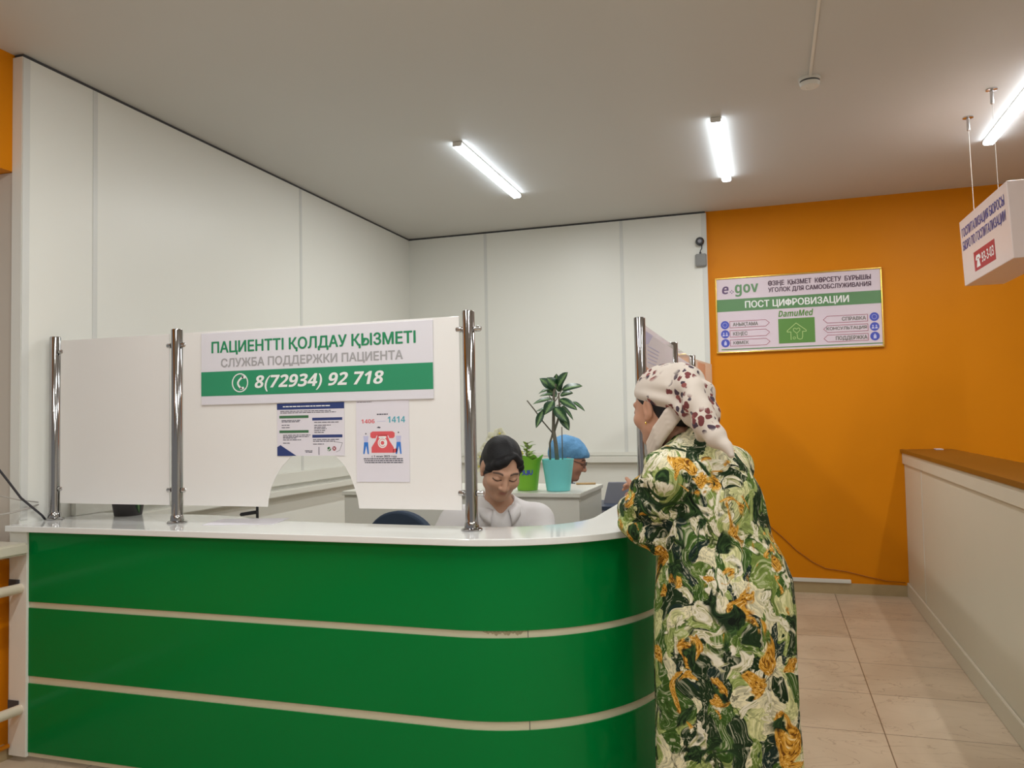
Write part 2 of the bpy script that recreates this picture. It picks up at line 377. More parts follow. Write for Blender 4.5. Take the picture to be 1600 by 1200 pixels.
# flat printed artwork on a plane: o = top-left corner, U right, V down, N out (towards the reader)
class Plane:
    def __init__(s, o, U, V, w, h, N=None):
        s.o, s.U, s.V, s.w, s.h = Vector(o), Vector(U).normalized(), Vector(V).normalized(), w, h
        s.N = Vector(N).normalized() if N else s.V.cross(s.U).normalized()
    def at(s, u, v, d=0.): return s.o+s.U*(u*s.w)+s.V*(v*s.h)+s.N*d
    def poly(s, mb, pts, d0, d1):
        return mb.prism([(p[0]*s.w, p[1]*s.h) for p in pts], s.o, s.U, s.V, s.N, d0, d1)
    def rect(s, mb, u0, v0, u1, v1, d0=0., d1=.001): return s.poly(mb, [(u0, v0), (u1, v0), (u1, v1), (u0, v1)], d0, d1)
    def disc(s, mb, u, v, r, d0=0., d1=.001, n=28):
        return s.poly(mb, [(u+r*math.cos(2*PI*i/n)/s.w, v+r*math.sin(2*PI*i/n)/s.h) for i in range(n)], d0, d1)
    def ribbon(s, mb, pts, wd, d0=0., d1=.001, closed=False):
        P = [Vector((p[0]*s.w, p[1]*s.h)) for p in pts]
        n = len(P)
        for i in range(n if closed else n-1):
            a, b = P[i], P[(i+1) % n]; t = (b-a)
            if t.length < 1e-6: continue
            t.normalize(); q = Vector((-t.y, t.x))*wd/2; e = t*wd*.35
            mb.prism([(a-e-q)[:], (b+e-q)[:], (b+e+q)[:], (a-e+q)[:]], s.o, s.U, s.V, s.N, d0, d1+(i % 9)*.00003)
        return mb
    def text(s, name, txt, u0, v0, u1, v1, m, parent, d=.0012, bold=.0, shear=0., thick=.0006):
        cu = bpy.data.curves.new('txt', 'FONT'); cu.body = heavy(txt); cu.size = 1; cu.shear = shear; cu.resolution_u = 3
        ob = bpy.data.objects.new('txt', cu); COL.objects.link(ob)
        bpy.context.view_layer.update()
        me = bpy.data.meshes.new_from_object(ob.evaluated_get(bpy.context.evaluated_depsgraph_get()))
        bpy.data.objects.remove(ob); bpy.data.curves.remove(cu)
        co = np.empty(len(me.vertices)*3, 'f'); me.vertices.foreach_get('co', co); co = co.reshape(-1, 3)
        mn, mxx = co.min(0), co.max(0); sx = (co[:, 0]-mn[0])/(mxx[0]-mn[0]); sy = (mxx[1]-co[:, 1])/(mxx[1]-mn[1])
        uu = u0+sx*(u1-u0); vv = v0+sy*(v1-v0)
        nv = len(co); fc = [list(p_.vertices) for p_ in me.polygons]; bpy.data.meshes.remove(me)
        e = bold*(v1-v0)*s.h; VV, FF = [], []
        sh = [(0, 0)]+([(math.cos(a), .6*math.sin(a)) for a in [PI*i/4 for i in range(8)]] if bold else [])
        for q, (du, dv) in enumerate(sh):          # stroke weight: the flat glyphs laid side by side
            W = np.array(s.o)[None]+np.outer(uu*s.w+du*e, np.array(s.U))+np.outer(vv*s.h+dv*e, np.array(s.V))+np.array(s.N)[None]*(d+q*.00002)
            for j, f in enumerate(fc):
                n0 = len(VV); VV += (W[f]+np.array(s.N)[None]*((j % 24)*.0000035)).tolist(); FF.append(list(range(n0, n0+len(f))))
        me = bpy.data.meshes.new(name); me.from_pydata(VV, [], FF); me.update()
        o = link(name, me, m, parent)
        return o

# ------------------------------------------------------------------ room shell
XL, YB, ZC, XR = -3.118, 6.731, 3.069, .942
ZT = .986                                     # counter top height
struct(MB().box(-4.2, -3.5, -.08, 3.6, 7.0, 0).build('floor', M_floor))
struct(MB().box(-4.2, -3.5, ZC, 3.6, 7.0, ZC+.1).build('ceiling', M_ceil))
struct(MB().box(-3.6, YB, 0, 3.4, YB+.2, ZC).build('wall_back', M_orange))
struct(MB().box(3.40, -3.5, 0, 3.6, YB+.2, ZC).build('wall_right', M_panel))
# white panel lining on the left and at the back
lp = struct(MB().box(XL-.055, 2.682, 0, XL, YB, ZC-.016).build('wall_left', M_panel))
for y in (3.087, 4.903):
    MB().box(XL, y-.014, 1.07, XL+.003, y+.014, ZC-.018).build('joint_strip', M_seam, lp, bevel=.001)
MB().box(XL, 2.684, 1.0, XL+.004, 2.72, ZC-.018).build('edge_profile', M_seam, lp, bevel=.001)
bp_ = struct(MB().box(XL, YB-.03, 0, -.452, YB-.0005, ZC-.016).build('wall_panelling', M_panel))
for x in (-2.374, -1.153):
    MB().box(x-.014, YB-.033, 1.10, x+.014, YB-.03, ZC-.018).build('joint_strip', M_seam, bp_, bevel=.001)
MB().box(-.49, YB-.034, 0, -.45, YB-.03, ZC-.018).build('edge_profile', M_seam, bp_, bevel=.001)
struct(MB().box(XL-.053, 2.69, ZC-.016, XL-.004, YB, ZC-.0005).box(XL-.004, YB-.026, ZC-.016, -.46, YB-.001, ZC-.0005).build('trim_1', M_dark))
# double trunking along the two lined walls
t = MB()
t.box(XL, 2.95, .985, XL+.028, YB-.03, 1.066, .004); t.box(XL, 2.95, .918, XL+.075, YB-.03, .962, .006)
t.box(XL+.028, YB-.058, 1.072, -.452, YB-.03, 1.102, .004); t.box(XL+.028, YB-.08, 1.014, -.452, YB-.03, 1.07, .004)
struct(t.build('trim_2', M_white))
# outer wall with its window opening on the left
o = MB(); o.box(-3.62, -3.0, 0, -3.174, 2.73, .83); o.box(-3.62, -3.0, 2.54, -3.174, 2.73, ZC)
struct(o.build('wall_outer', M_orange))
struct(MB().box(-3.62, 2.732, 0, -3.176, YB, ZC).box(-3.62, 2.69, .832, -3.174, 2.731, 2.538).build('wall_pier', M_reveal))
struct(MB().box(-3.174, -2.0, 0, -3.120, 2.66, .048).build('baseboard_left', M_base))
struct(MB().box(-.45, YB-.014, 0, XR, YB, .082).build('baseboard_back', M_base))
tag(MB().box(-3.6, -1.2, .868, -2.992, 2.622, .918, .008).build('window_sill', M_sill), 'pale window sill ending against the left side of the counter', 'window sill')
tag(MB().box(.05, YB-.026, .084, .55, YB-.0, .112, .003).build('cable_trunking', M_plastic), 'white cable duct lying on the stone skirting of the orange wall', 'cable duct')
for z, nm in ((.722, 'upper white heating pipe running into the counter side'), (.217, 'lower white heating pipe running into the counter side')):
    tag(MB().tube([(-3.046, y, z+ (2.6-y)*.012) for y in (-.5, 1, 2, 2.632)], .021, 14).build('heating_pipe', M_pipe, smooth='auto'), nm, 'pipe', 'heating pipes on the left wall')
tag(MB().tube([(-3.10, y, .064) for y in (-.5, 1, 2.62)], .010, 10).build('heating_pipe', M_orange, smooth=True), 'thin orange painted pipe low on the left wall above the skirting', 'pipe')

# ------------------------------------------------------------------ lamps
def lamp(x, y0, y1, label):
    t = thing('ceiling_lamp', label, 'lamp', (x, (y0+y1)/2, ZC), 'LED battens on the ceiling')
    MB().box(x-.03, y0, ZC-.012, x+.03, y1, ZC, .003).build('housing', M_plastic, t)
    MB().box(x-.031, y0+.002, ZC-.036, x+.031, y1-.002, ZC-.010, .008).build('diffuser', M_tube, t)
    MB().box(x-.029, y0-.004, ZC-.030, x+.029, y0+.001, ZC-.001, .002).build('end_cap', M_plastic, t)
    MB().box(x-.029, y1-.001, ZC-.030, x+.029, y1+.004, ZC-.001, .002).build('end_cap', M_plastic, t)
    ld = bpy.data.lights.new('lamp_light', 'AREA'); ld.shape = 'RECTANGLE'; ld.size = .05; ld.size_y = y1-y0; ld.energy = LAMP_WATTS; ld.color = (.98, .985, .96)
    l = bpy.data.objects.new('lamp_light', ld); COL.objects.link(l); l.location = (0, 0, -.038); l.parent = t
    return t
l0 = lamp(-1.74, 4.44, 5.64, 'lit LED batten on the ceiling above the middle of the service desk')
dup(l0, (1.50, .15, 0), 'lit LED batten on the ceiling nearest above the corner of white and orange walls')
dup(l0, (3.08, -.05, 0), 'lit LED batten at the right beside the hanging sign wires')
for x in (-1.74, -.24, 1.34):
    for y in (-2.75, -5.3):
        dup(l0, (x+1.74, y-.5, 0), 'lit LED batten on the ceiling behind the viewer')

# ------------------------------------------------------------------ reception counter
CX, CY = -1.083, 3.301
def arc(r, a0, a1, n): return [(CX+r*math.cos(a0+(a1-a0)*i/n), CY+r*math.sin(a0+(a1-a0)*i/n)) for i in range(n+1)]
YEND = 6.55
def outline(off, x0=None):            # outer line of the counter moved inwards by off, left end -> back end
    r = .691-off
    return [(x0 if x0 is not None else XL+.002, CY-r)]+arc(r, -PI/2, 0, 28)+[(CX+r, YEND)]
def wall_from(mb, line, th, z0, z1):
    """vertical band along a plan line, thickness th to the left (inside)"""
    n = len(line); inn = []
    for i, p in enumerate(line):
        a = Vector(line[max(i-1, 0)]); b = Vector(line[min(i+1, n-1)]); d = (b-a).normalized(); inn.append(Vector(p)+Vector((-d.y, d.x))*th)
    vs = [[mb.bm.verts.new((p[0], p[1], z)) for p in line] for z in (z0, z1)]; vi = [[mb.bm.verts.new((p[0], p[1], z)) for p in inn] for z in (z0, z1)]
    for i in range(n-1):
        mb.bm.faces.new((vs[0][i], vs[0][i+1], vs[1][i+1], vs[1][i])); mb.bm.faces.new((vi[0][i+1], vi[0][i], vi[1][i], vi[1][i+1]))
        mb.bm.faces.new((vs[1][i], vs[1][i+1], vi[1][i+1], vi[1][i])); mb.bm.faces.new((vs[0][i+1], vs[0][i], vi[0][i], vi[0][i+1]))
    for i in (0, n-1): mb.bm.faces.new((vs[0][i], vs[1][i], vi[1][i], vi[0][i]))
    return mb
counter = thing('reception_counter', 'long green and white reception counter with a rounded corner', 'counter', (-1.9, 2.75, 0))
body = wall_from(MB(), outline(.034), .02, .022, ZT-.025).build('carcass', M_strip, counter, smooth='auto')
MB().box(-3.108, 2.628, .022, -3.012, 2.643, ZT-.026, .002).build('end_panel', M_white, counter)
for z in (.722, .217): MB().box(-3.108, 2.624, z-.002, -3.050, 2.6275, z+.036).build('pipe_cutout', M_dark, counter)
def panel_line(x0): return [(x0, CY-.691+.028)]+[p for p in outline(.028)[1:]]
for z0, z1, nm in ((.666, ZT-.028, 'panel'), (.357, .640, 'panel'), (.041, .325, 'panel')):
    ln = panel_line(-3.012)
    o = wall_from(MB(), ln, .006, z0, z1).build('panel', M_green, counter, smooth='auto')
    o['label'] = 'glossy green curved panel'
def on_strip(a, z, dr=.0): return (CX+(.657+dr)*math.cos(math.radians(a)), CY+(.657+dr)*math.sin(math.radians(a)), z)
for z0, z1 in ((.641, .6655), (.326, .3565)):
    mb = MB(); mb.tube([on_strip(-66.8, z0), on_strip(-66.8, (z0+z1)/2), on_strip(-66.8, z1)], .0014, 6); mb.build('strip_joint', M_dark, counter)
ws = MB(); cols = []
for i in range(33):
    a = -80.5+13.5*i/32; e = min(i, 32-i)/5
    zt_, zb_ = .6650-.0035*abs(math.sin(i*1.1)), .6535-.004*math.sin(i*.8)-.003*math.sin(i*2.1)
    if e < 1: zb_ = zt_-(zt_-zb_)*max(e, .12)
    cols.append([ws.bm.verts.new(on_strip(a, z, dr)) for z in (zb_, zt_) for dr in (.0009, .0001)])
for p, q in zip(cols, cols[1:]):
    for k in ((0, 2), (2, 3), (3, 1), (1, 0)): ws.bm.faces.new((p[k[0]], q[k[0]], q[k[1]], p[k[1]]))
for p in (cols[0], cols[-1]): ws.bm.faces.new((p[0], p[1], p[3], p[2]))
ws.build('worn_patch', M_stain, counter)
# worktop
inner = [(-.705, YEND)]+arc(.378, 0, -PI/2, 20)+[(-1.6, 2.935), (-1.95, 2.96), (-2.25, 3.06), (-2.5, 3.10), (XL+.003, 3.10)]
poly = outline(0)+inner
wt = MB().prism(poly, (0, 0, 0), (1, 0, 0), (0, 1, 0), (0, 0, 1), ZT-.025, ZT).build('worktop', M_top, bevel=.003)
tag(wt, 'glossy white worktop lying along the green reception counter', 'worktop')
tag(MB().box(XL+.01, 2.97, .71, -.75, 3.20, .735).box(XL+.01, 2.97, 0, XL+.04, 3.2, .71).box(-.80, 2.97, 0, -.77, 3.2, .71).box(-1.55, 2.97, 0, -1.52, 3.2, .71).build('desk', M_white, bevel=.002), 'white lower desk on the staff side of the reception counter', 'desk')

# ------------------------------------------------------------------ screen posts and panes
PZ = 1.809
def post(x, y, label, clamps):
    t = thing('screen_post', label, 'post', (x, y, ZT), 'chrome screen posts on the counter')
    MB().lathe([(.0235, 0), (.0235, PZ-ZT-.004), (.021, PZ-ZT)], (x, y, ZT), 32).build('tube', M_chrome, t, smooth='auto')
    MB().lathe([(.041, 0), (.041, .005), (.036, .009), (.028, .011), (.026, .03), (.0238, .034)], (x, y, ZT), 32).build('flange', M_chrome, t, smooth='auto')
    for ax in clamps:
        for z in (1.125, 1.740):
            a = Vector((x, y, z)); d = Vector(ax)
            MB().lathe([(.006, .02), (.006, .027), (.011, .028), (.011, .046), (.008, .05)], a, 16, True, d).build('clamp', M_steel, t, smooth='auto')
    return t
p1 = post(-3.072, 2.82, 'chrome post at the left end of the counter beside the wall', [(1, 0, 0)])
p2 = post(-2.404, 2.82, 'chrome post between the two milky front screens', [(1, 0, 0), (-1, 0, 0)])
p3 = post(-1.072, 2.82, 'chrome post in front of the seated clerk', [(-1, 0, 0), (1, 0, 0)])
q1 = post(-.505, 3.326, 'chrome post just beyond the face of the customer in the floral scarf', [(0, 1, 0)])
dup(q1, (0, 1.228, 0), 'chrome post above the headscarf, second along the right counter wing', 'chrome screen posts on the counter')
dup(q1, (.006, 2.28, 0), 'farthest chrome post on the right counter wing near the orange wall', 'chrome screen posts on the counter')
def pane_poly(x0, x1, z0, z1, cut=None, r=.012):
    return [(x0, z0)]+(cut or [])+[(x1, z0), (x1, z1), (x0, z1)]
PY = 2.814
tag(MB().prism(pane_poly(-3.035, -2.440, 1.061, 1.790), (0, PY, 0), (1, 0, 0), (0, 0, 1), (0, -1, 0), -.006, 0).build('acrylic_screen', M_acryl, bevel=.001),
    'plain milky acrylic screen without notices at the left end of the counter', 'screen', 'milky screens on the counter')
cut = [(-1.955, 1.061), (-1.950, 1.098), (-1.938, 1.14), (-1.915, 1.185), (-1.885, 1.225), (-1.845, 1.262), (-1.80, 1.285), (-1.74, 1.297), (-1.69, 1.29), (-1.64, 1.265), (-1.602, 1.230), (-1.575, 1.185), (-1.555, 1.135), (-1.543, 1.095), (-1.538, 1.061)]
mid = MB().prism(pane_poly(-2.368, -1.108, 1.061, 1.790, cut), (0, PY, 0), (1, 0, 0), (0, 0, 1), (0, -1, 0), -.006, 0).build('acrylic_screen', M_acryl, bevel=.001)
tag(mid, 'milky acrylic screen with an arched speaking cut-out, carrying the big sign', 'screen', 'milky screens on the counter')
for a, b, lab in (((-.505, 3.365), (-.505, 4.518), 'milky screen with orange poster, between the two nearer right wing posts'),
                  ((-.503, 4.592), (-.501, 5.568), 'milky screen with pale poster, behind the headscarf on the right wing'),
                  ((-.496, 5.645), (-.424, 6.40), 'last milky screen at the far end of the right counter wing')):
    a, b = Vector(a), Vector(b); d = (b-a); L = d.length; d.normalize()
    tag(MB().prism([(0, 1.061), (L, 1.061), (L, 1.790), (0, 1.790)], (a.x, a.y, 0), (d.x, d.y, 0), (0, 0, 1), (d.y, -d.x, 0), -.003, .003).build('acrylic_screen', M_acryl, bevel=.001), lab, 'screen', 'milky screens on the counter')

# posters on the right wing panes (outer side faces +X)
def wing_poster(y0, y1, z0, z1, x, label, kind):
    t = thing('poster', label, 'poster', (x, (y0+y1)/2, z0))
    pl = Plane((x, y0, z1), (0, 1, 0), (0, 0, -1), y1-y0, z1-z0, (1, 0, 0))
    pl.rect(MB(), 0, 0, 1, 1, 0, .0015).build('sheet', M_paper, t)
    if kind == 'orange':
        pl.poly(MB(), [(.0, .26)]+[(i/12, .26+.06*math.sin(PI*i/12)-.05*i/12) for i in range(1, 13)]+[(1, 1), (0, 1)], .0015, .0022).build('orange_field', M_orangep, t)
        mb = MB()
        pl.poly(mb, [(0, 0), (.25, 0), (.1, .09), (0, .1)], .0015, .0022)
        for k in range(5): pl.rect(mb, .08, .10+.03*k, .45-.03*k, .108+.03*k, .0015, .0022)
        mb.build('print', M_lilac, t)
    else:
        mb = MB()
        for k in range(8): pl.rect(mb, .1, .12+.06*k, .8-.05*(k % 3), .14+.06*k, .0015, .0022)
        mb.build('print', M_inkl, t)
    return t
wing_poster(3.42, 4.46, 1.18, 1.765, -.5012, 'poster with lilac heading and orange field on the right wing screen', 'orange')
wing_poster(4.68, 5.40, 1.30, 1.74, -.4985, 'pale poster with grey print behind the headscarf', 'grey')
t = thing('poster', 'orange edged notice on the farthest right wing screen', 'poster', (-.47, 5.9, 1.3))
pl = Plane((-.4845, 5.75, 1.775), (.0953, .9955, 0), (0, 0, -1), .36, .5, (.9955, -.0953, 0))
pl.rect(MB(), 0, 0, 1, 1, 0, .0015).build('sheet', M_orangep, t)

# ------------------------------------------------------------------ big sign on the screen
SX0, SX1, SZ0, SZ1, SY = -2.270, -1.214, 1.481, 1.782, PY
sg = thing('service_sign', 'large white and green patient support sign with a telephone number, on the screen', 'sign', ((SX0+SX1)/2, SY, SZ0))
MB().box(SX0, SY-.006, SZ0, SX1, SY-.0005, SZ1).build('board', M_signw, sg, bevel=.001)
S = Plane((SX0, SY-.006, SZ1), (1, 0, 0), (0, 0, -1), SX1-SX0, SZ1-SZ0, (0, -1, 0))
S.rect(MB(), 0, .541, 1, .878, 0, .0006).build('green_band', M_signgreen, sg)
S.text('lettering', 'ПАЦИЕНТТІ ҚОЛДАУ ҚЫЗМЕТІ', .051, .125, .932, .312, M_txtgreen, sg, .0008, .034)
S.text('lettering', 'СЛУЖБА ПОДДЕРЖКИ ПАЦИЕНТА', .095, .365, .881, .505, M_txtgrey, sg, .0008, .03)
S.text('lettering', '8(72934) 92 718', .250, .618, .803, .838, M_txtwhite, sg, .0012, .012, .2)
ic = MB()
cu, cv = .182, .708
S.ribbon(ic, [(cu+.037*math.cos(a)/S.w, cv+.037*math.sin(a)/S.h) for a in [2*PI*i/32 for i in range(32)]], .0045, .0006, .0014, True)
hs = [(cu+(.010-.020*math.sin(PI*k/10)*1.0)/S.w+ .004*(k-5)/5/S.w*-1, cv+(.024*(k-5)/5)/S.h) for k in range(11)]
S.ribbon(ic, hs, .0075, .0006, .0014)
for (k, sgn) in ((0, -1), (10, 1)):
    u, v = hs[k]; S.ribbon(ic, [(u-.002/S.w, v), (u+.009/S.w, v-sgn*.002/S.h)], .010, .0006, .0014)
ic.build('telephone_symbol', M_txtwhite, sg)

# ------------------------------------------------------------------ paper notices
def bars(pl, mb, u0, u1, v, h, words, seed):
    r = random.Random(seed); u = u0
    while u < u1-.01:
        wd = r.uniform(.02, .075); e = min(u+wd, u1); pl.rect(mb, u, v, e, v+h, .0012, .0016); u = e+.009
n1 = thing('notice', 'landscape information sheet with navy heading taped under the big sign', 'notice', (-1.75, PY, 1.267))
A = Plane((-1.905, PY-.001, 1.4785), (1, 0, 0), (0, 0, -1), .307, .2115, (0, -1, 0))
A.rect(MB(), 0, 0, 1, 1, 0, .0011).build('sheet', M_paper, n1)
mb = MB(); A.rect(mb, .0, .0, 1, .12, .0011, .0014)
A.rect(mb, .53, .285, .97, .335, .0011, .0014); A.rect(mb, .53, .605, .97, .66, .0011, .0014)
A.poly(mb, [(.0, .83), (.05, .795), (.29, 1), (.0, 1)], .0011, .0014); mb.build('navy_print', M_navy, n1)
mb = MB(); A.rect(mb, .035, .235, .475, .285, .0011, .0014); A.rect(mb, .035, .515, .475, .565, .0011, .0014)
A.disc(mb, .775, .875, .0085, .0011, .0014); mb.build('green_print', M_pgreen, n1)
mb = MB(); A.disc(mb, .85, .865, .0085, .0011, .0015); mb.build('red_print', mat('print_crimson', srgb(150, 40, 62), .5), n1)
mb = MB(); A.ribbon(mb, [(.752, .875), (.770, .90), (.80, .845)], .0022, .0015, .0018)
A.ribbon(mb, [(.838, .848), (.862, .882)], .0020, .0015, .0018); A.ribbon(mb, [(.862, .848), (.838, .882)], .0020, .0015, .0018)
bars(A, mb, .09, .80, .052, .02, 8, 3); mb.build('white_print', M_txtwhite, n1)
mb = MB()
for k, (u0, u1, v) in enumerate(((.05, .82, .145), (.05, .88, .175), (.07, .35, .32), (.07, .35, .345), (.07, .20, .41), (.07, .19, .455), (.09, .50, .60), (.09, .48, .63), (.09, .29, .655), (.09, .36, .69), (.09, .19, .75),
                                 (.56, .92, .365), (.56, .80, .42), (.56, .74, .455), (.56, .74, .485), (.56, .72, .52), (.56, .70, .555), (.54, .92, .69), (.54, .86, .72), (.54, .70, .775), (.42, .53, .90), (.43, .53, .925))):
    bars(A, mb, u0, u1, v, .013, 5, k)
A.ribbon(mb, [(.625, .84), (.625, .98)], .003, .0011, .0014)
A.ribbon(mb, [(.85, .74), (.97, .76), (.93, .90), (.88, .93)], .0012, .0011, .0014); mb.build('text_print', M_ink, n1)

n2 = thing('notice', 'portrait notice with a red telephone drawing and the numbers 1406 and 1414', 'notice', (-1.43, PY, 1.164))
B = Plane((-1.546, PY-.001, 1.4825), (1, 0, 0), (0, 0, -1), .227, .318, (0, -1, 0))
B.rect(MB(), 0, 0, 1, 1, 0, .0011).build('sheet', M_paper, n2)
B.text('lettering', '1406', .10, .235, .355, .285, M_red, n2, .0014, .0, 0, .0003)
B.text('lettering', '1414', .60, .205, .93, .28, M_teal, n2, .0014, .0, 0, .0003)
B.text('lettering', 'с 1 июня 2023 года', .29, .675, .76, .705, M_ink, n2, .0014, .02, 0, .0003)
mb = MB()
B.poly(mb, [(.27, .405), (.31, .385), (.69, .385), (.73, .405), (.73, .45), (.70, .468), (.63, .468), (.61, .435), (.39, .435), (.37, .468), (.30, .468), (.27, .45)], .0011, .0014)
B.poly(mb, [(.41, .43), (.59, .43), (.63, .50), (.71, .58), (.71, .645), (.29, .645), (.29, .58), (.37, .50)], .0011, .0014)
B.poly(mb, [(.70, .60), (.77, .59), (.77, .64), (.70, .645)], .0011, .0014)
mb.build('telephone_print', M_red, n2)
mb = MB(); B.disc(mb, .50, .525, .020, .0014, .0016); B.rect(mb, .43, .445, .57, .468, .0014, .0016); mb.build('dial_print', M_txtwhite, n2)
mb = MB(); B.disc(mb, .50, .525, .0075, .0016, .0018)
B.ribbon(mb, [(.5+.0145*math.cos(a)/B.w, .525+.0145*math.sin(a)/B.h) for a in [PI*.25+PI*1.5*i/14 for i in range(15)]], .0018, .0016, .0018); mb.build('dial_mark', M_red, n2)
mb = MB()
for u in (.185, .80):
    B.poly(mb, [(u-.035, .515), (u+.04, .515), (u+.055, .66), (u+.03, .66), (u+.005, .56), (u-.03, .66), (u-.055, .66)], .0011, .0014)
mb.build('trousers_print', M_blue, n2)
mb = MB()
for u in (.185, .80):
    B.poly(mb, [(u-.05, .44), (u+.05, .44), (u+.04, .513), (u-.035, .513)], .0011, .0014)
B.ribbon(mb, [(.40, .262), (.56, .262)], .0015, .0011, .0014); mb.build('shirt_print', M_lilac, n2)
mb = MB(); B.disc(mb, .185, .412, .0028, .0011, .0014, 12); B.disc(mb, .80, .40, .0028, .0011, .0014, 12)
B.poly(mb, [(.39, .34), (.43, .325), (.47, .335), (.45, .348)], .0011, .0014)
for k, v in enumerate((.712, .735, .758)): bars(B, mb, .14+.01*k, .88, v, .011, 5, 30+k)
bars(B, mb, .02, .30, .02, .006, 3, 44); bars(B, mb, .40, .62, .170, .014, 3, 45); mb.build('text_print', M_ink, n2)

# ------------------------------------------------------------------ framed board on the orange wall
eg = thing('information_board', 'gold framed self-service information board on the orange wall', 'sign', (.229, YB, 1.905))
EX0, EX1, EZ0, EZ1 = -.385, .838, 1.905, 2.497
MB().box(EX0, YB-.016, EZ0, EX1, YB-.0005, EZ1).build('board', M_boardw, eg)
fr = MB()
for b_ in ((EX0-.012, EZ0-.012, EX1+.012, EZ0), (EX0-.012, EZ1, EX1+.012, EZ1+.012), (EX0-.012, EZ0, EX0, EZ1), (EX1, EZ0, EX1+.012, EZ1)):
    fr.box(b_[0], YB-.026, b_[1], b_[2], YB-.0005, b_[3])
fr.build('frame', M_gold, eg, bevel=.003)
E_ = Plane((EX0, YB-.016, EZ1), (1, 0, 0), (0, 0, -1), EX1-EX0, EZ1-EZ0, (0, -1, 0))
mb = MB(); E_.rect(mb, 0, .280, 1, .448, 0, .0012); E_.rect(mb, .02, .962, 1, .975, 0, .0012); mb.build('green_band', M_boardg, eg)
E_.text('lettering', 'e', .035, .100, .077, .205, M_purple, eg, .0015, .01, .15)
E_.text('lettering', 'gov', .118, .085, .266, .250, M_boardg, eg, .0015, .01)
mb = MB()
for a in range(4):
    ca, sa = math.cos(a*PI/2+PI/4), math.sin(a*PI/2+PI/4)
    E_.disc(mb, .097+.010*math.cos(a*PI/2)/E_.w*1.1, .18+.010*math.sin(a*PI/2)/E_.h*1.1, .0052, 0, .0015, 4 if a % 2 else 6)
mb.build('ornament', M_purple, eg)
M_dtext = mat('board_dark_text', srgb(86, 60, 76), .5)
E_.text('lettering', 'ӨЗІҢЕ  ҚЫЗМЕТ  КӨРСЕТУ  БҰРЫШЫ', .328, .062, .945, .140, M_dtext, eg, .0015, .035)
E_.text('lettering', 'УГОЛОК ДЛЯ САМООБСЛУЖИВАНИЯ', .328, .155, .945, .228, M_dtext, eg, .0015, .035)
E_.text('lettering', 'ПОСТ ЦИФРОВИЗАЦИИ', .180, .318, .812, .428, M_txtwhite, eg, .002, .03)
E_.text('lettering', 'DamuMed', .385, .472, .598, .560, M_boardg2, eg, .0015, .012, .22)
E_.rect(MB(), .383, .585, .605, .918, 0, .0015).build('green_square', M_boardg2, eg)
mb = MB()
hu = lambda u, v: (.383+.222*u, .585+.333*v)
E_.ribbon(mb, [hu(*p) for p in ((.34, .86), (.34, .55), (.24, .55), (.24, .50), (.49, .20), (.76, .50), (.76, .55), (.66, .55), (.66, .75), (.64, .84), (.58, .86), (.52, .82), (.51, .66))], .0042, .0015, .0025)
E_.ribbon(mb, [hu(*p) for p in ((.50, .62), (.41, .50), (.41, .43), (.45, .40), (.50, .45), (.55, .40), (.59, .43), (.59, .50), (.50, .62))], .0036, .0015, .0025)
E_.ribbon(mb, [hu(.43+.035*math.cos(a), .80+.045*math.sin(a)) for a in [2*PI*i/14 for i in range(14)]], .003, .0015, .0025, True)
mb.build('house_symbol', mat('print_pale_green', srgb(190, 214, 140), .5), eg)
rowsL = ((.585, .672), (.712, .800), (.838, .925)); rowsR = ((.585, .675), (.710, .800), (.835, .925))
for v0, v1 in rowsL: E_.ribbon(MB(), [(.078, v0), (.305, v0), (.328, (v0+v1)/2), (.305, v1), (.078, v1)], .0034, 0, .0014, True).build('arrow_outline', M_maroon, eg)
for v0, v1 in rowsR: E_.ribbon(MB(), [(.918, v0), (.680, v0), (.657, (v0+v1)/2), (.680, v1), (.918, v1)], .0034, 0, .0014, True).build('arrow_outline', M_maroon, eg)
M_gtxt = mat('board_grey_text', srgb(104, 104, 92), .5)
for txt, u0, u1, (v0, v1) in (('АНЫҚТАМА', .098, .256, rowsL[0]), ('КЕҢЕС', .098, .188, rowsL[1]), ('КӨМЕК', .098, .194, rowsL[2]),
                             ('СПРАВКА', .768, .908, rowsR[0]), ('КОНСУЛЬТАЦИЯ', .675, .910, rowsR[1]), ('ПОДДЕРЖКА', .728, .912, rowsR[2])):
    dsc = .012 if any(c in txt for c in 'ҚҢД') else 0
    E_.text('lettering', txt, u0, v0+.020, u1, v1-.022+dsc, M_gtxt, eg, .0015, .025)
for u, vs in ((.047, (.632, .757, .880)), (.957, (.622, .750, .875))):
    for k, v in enumerate(vs):
        ib = E_.disc(MB(), u, v, .0335, 0, .0012).build('round_icon', M_icon, eg); pa = MB()
        if k == 0: E_.ribbon(pa, [(u+.017*math.cos(a)/E_.w, v+.017*math.sin(a)/E_.h) for a in [2*PI*i/14 for i in range(14)]], .0022, .0012, .0018, True)
        if k == 1:
            for s_ in (-1, 1):
                E_.disc(pa, u+s_*.012/E_.w, v-.008/E_.h, .0055, .0012, .0018, 12); E_.poly(pa, [(u+(s_*.012-.010)/E_.w, v+.016/E_.h), (u+(s_*.012-.006)/E_.w, v+.001/E_.h), (u+(s_*.012+.006)/E_.w, v+.001/E_.h), (u+(s_*.012+.010)/E_.w, v+.016/E_.h)], .0012, .0018)
        if k == 2:
            E_.rect(pa, u-.010/E_.w, v-.008/E_.h, u+.010/E_.w, v+.018/E_.h, .0012, .0018); E_.rect(pa, u-.005/E_.w, v-.018/E_.h, u+.005/E_.w, v-.010/E_.h, .0012, .0018)
        pa.build('icon_mark', M_pale, ib)

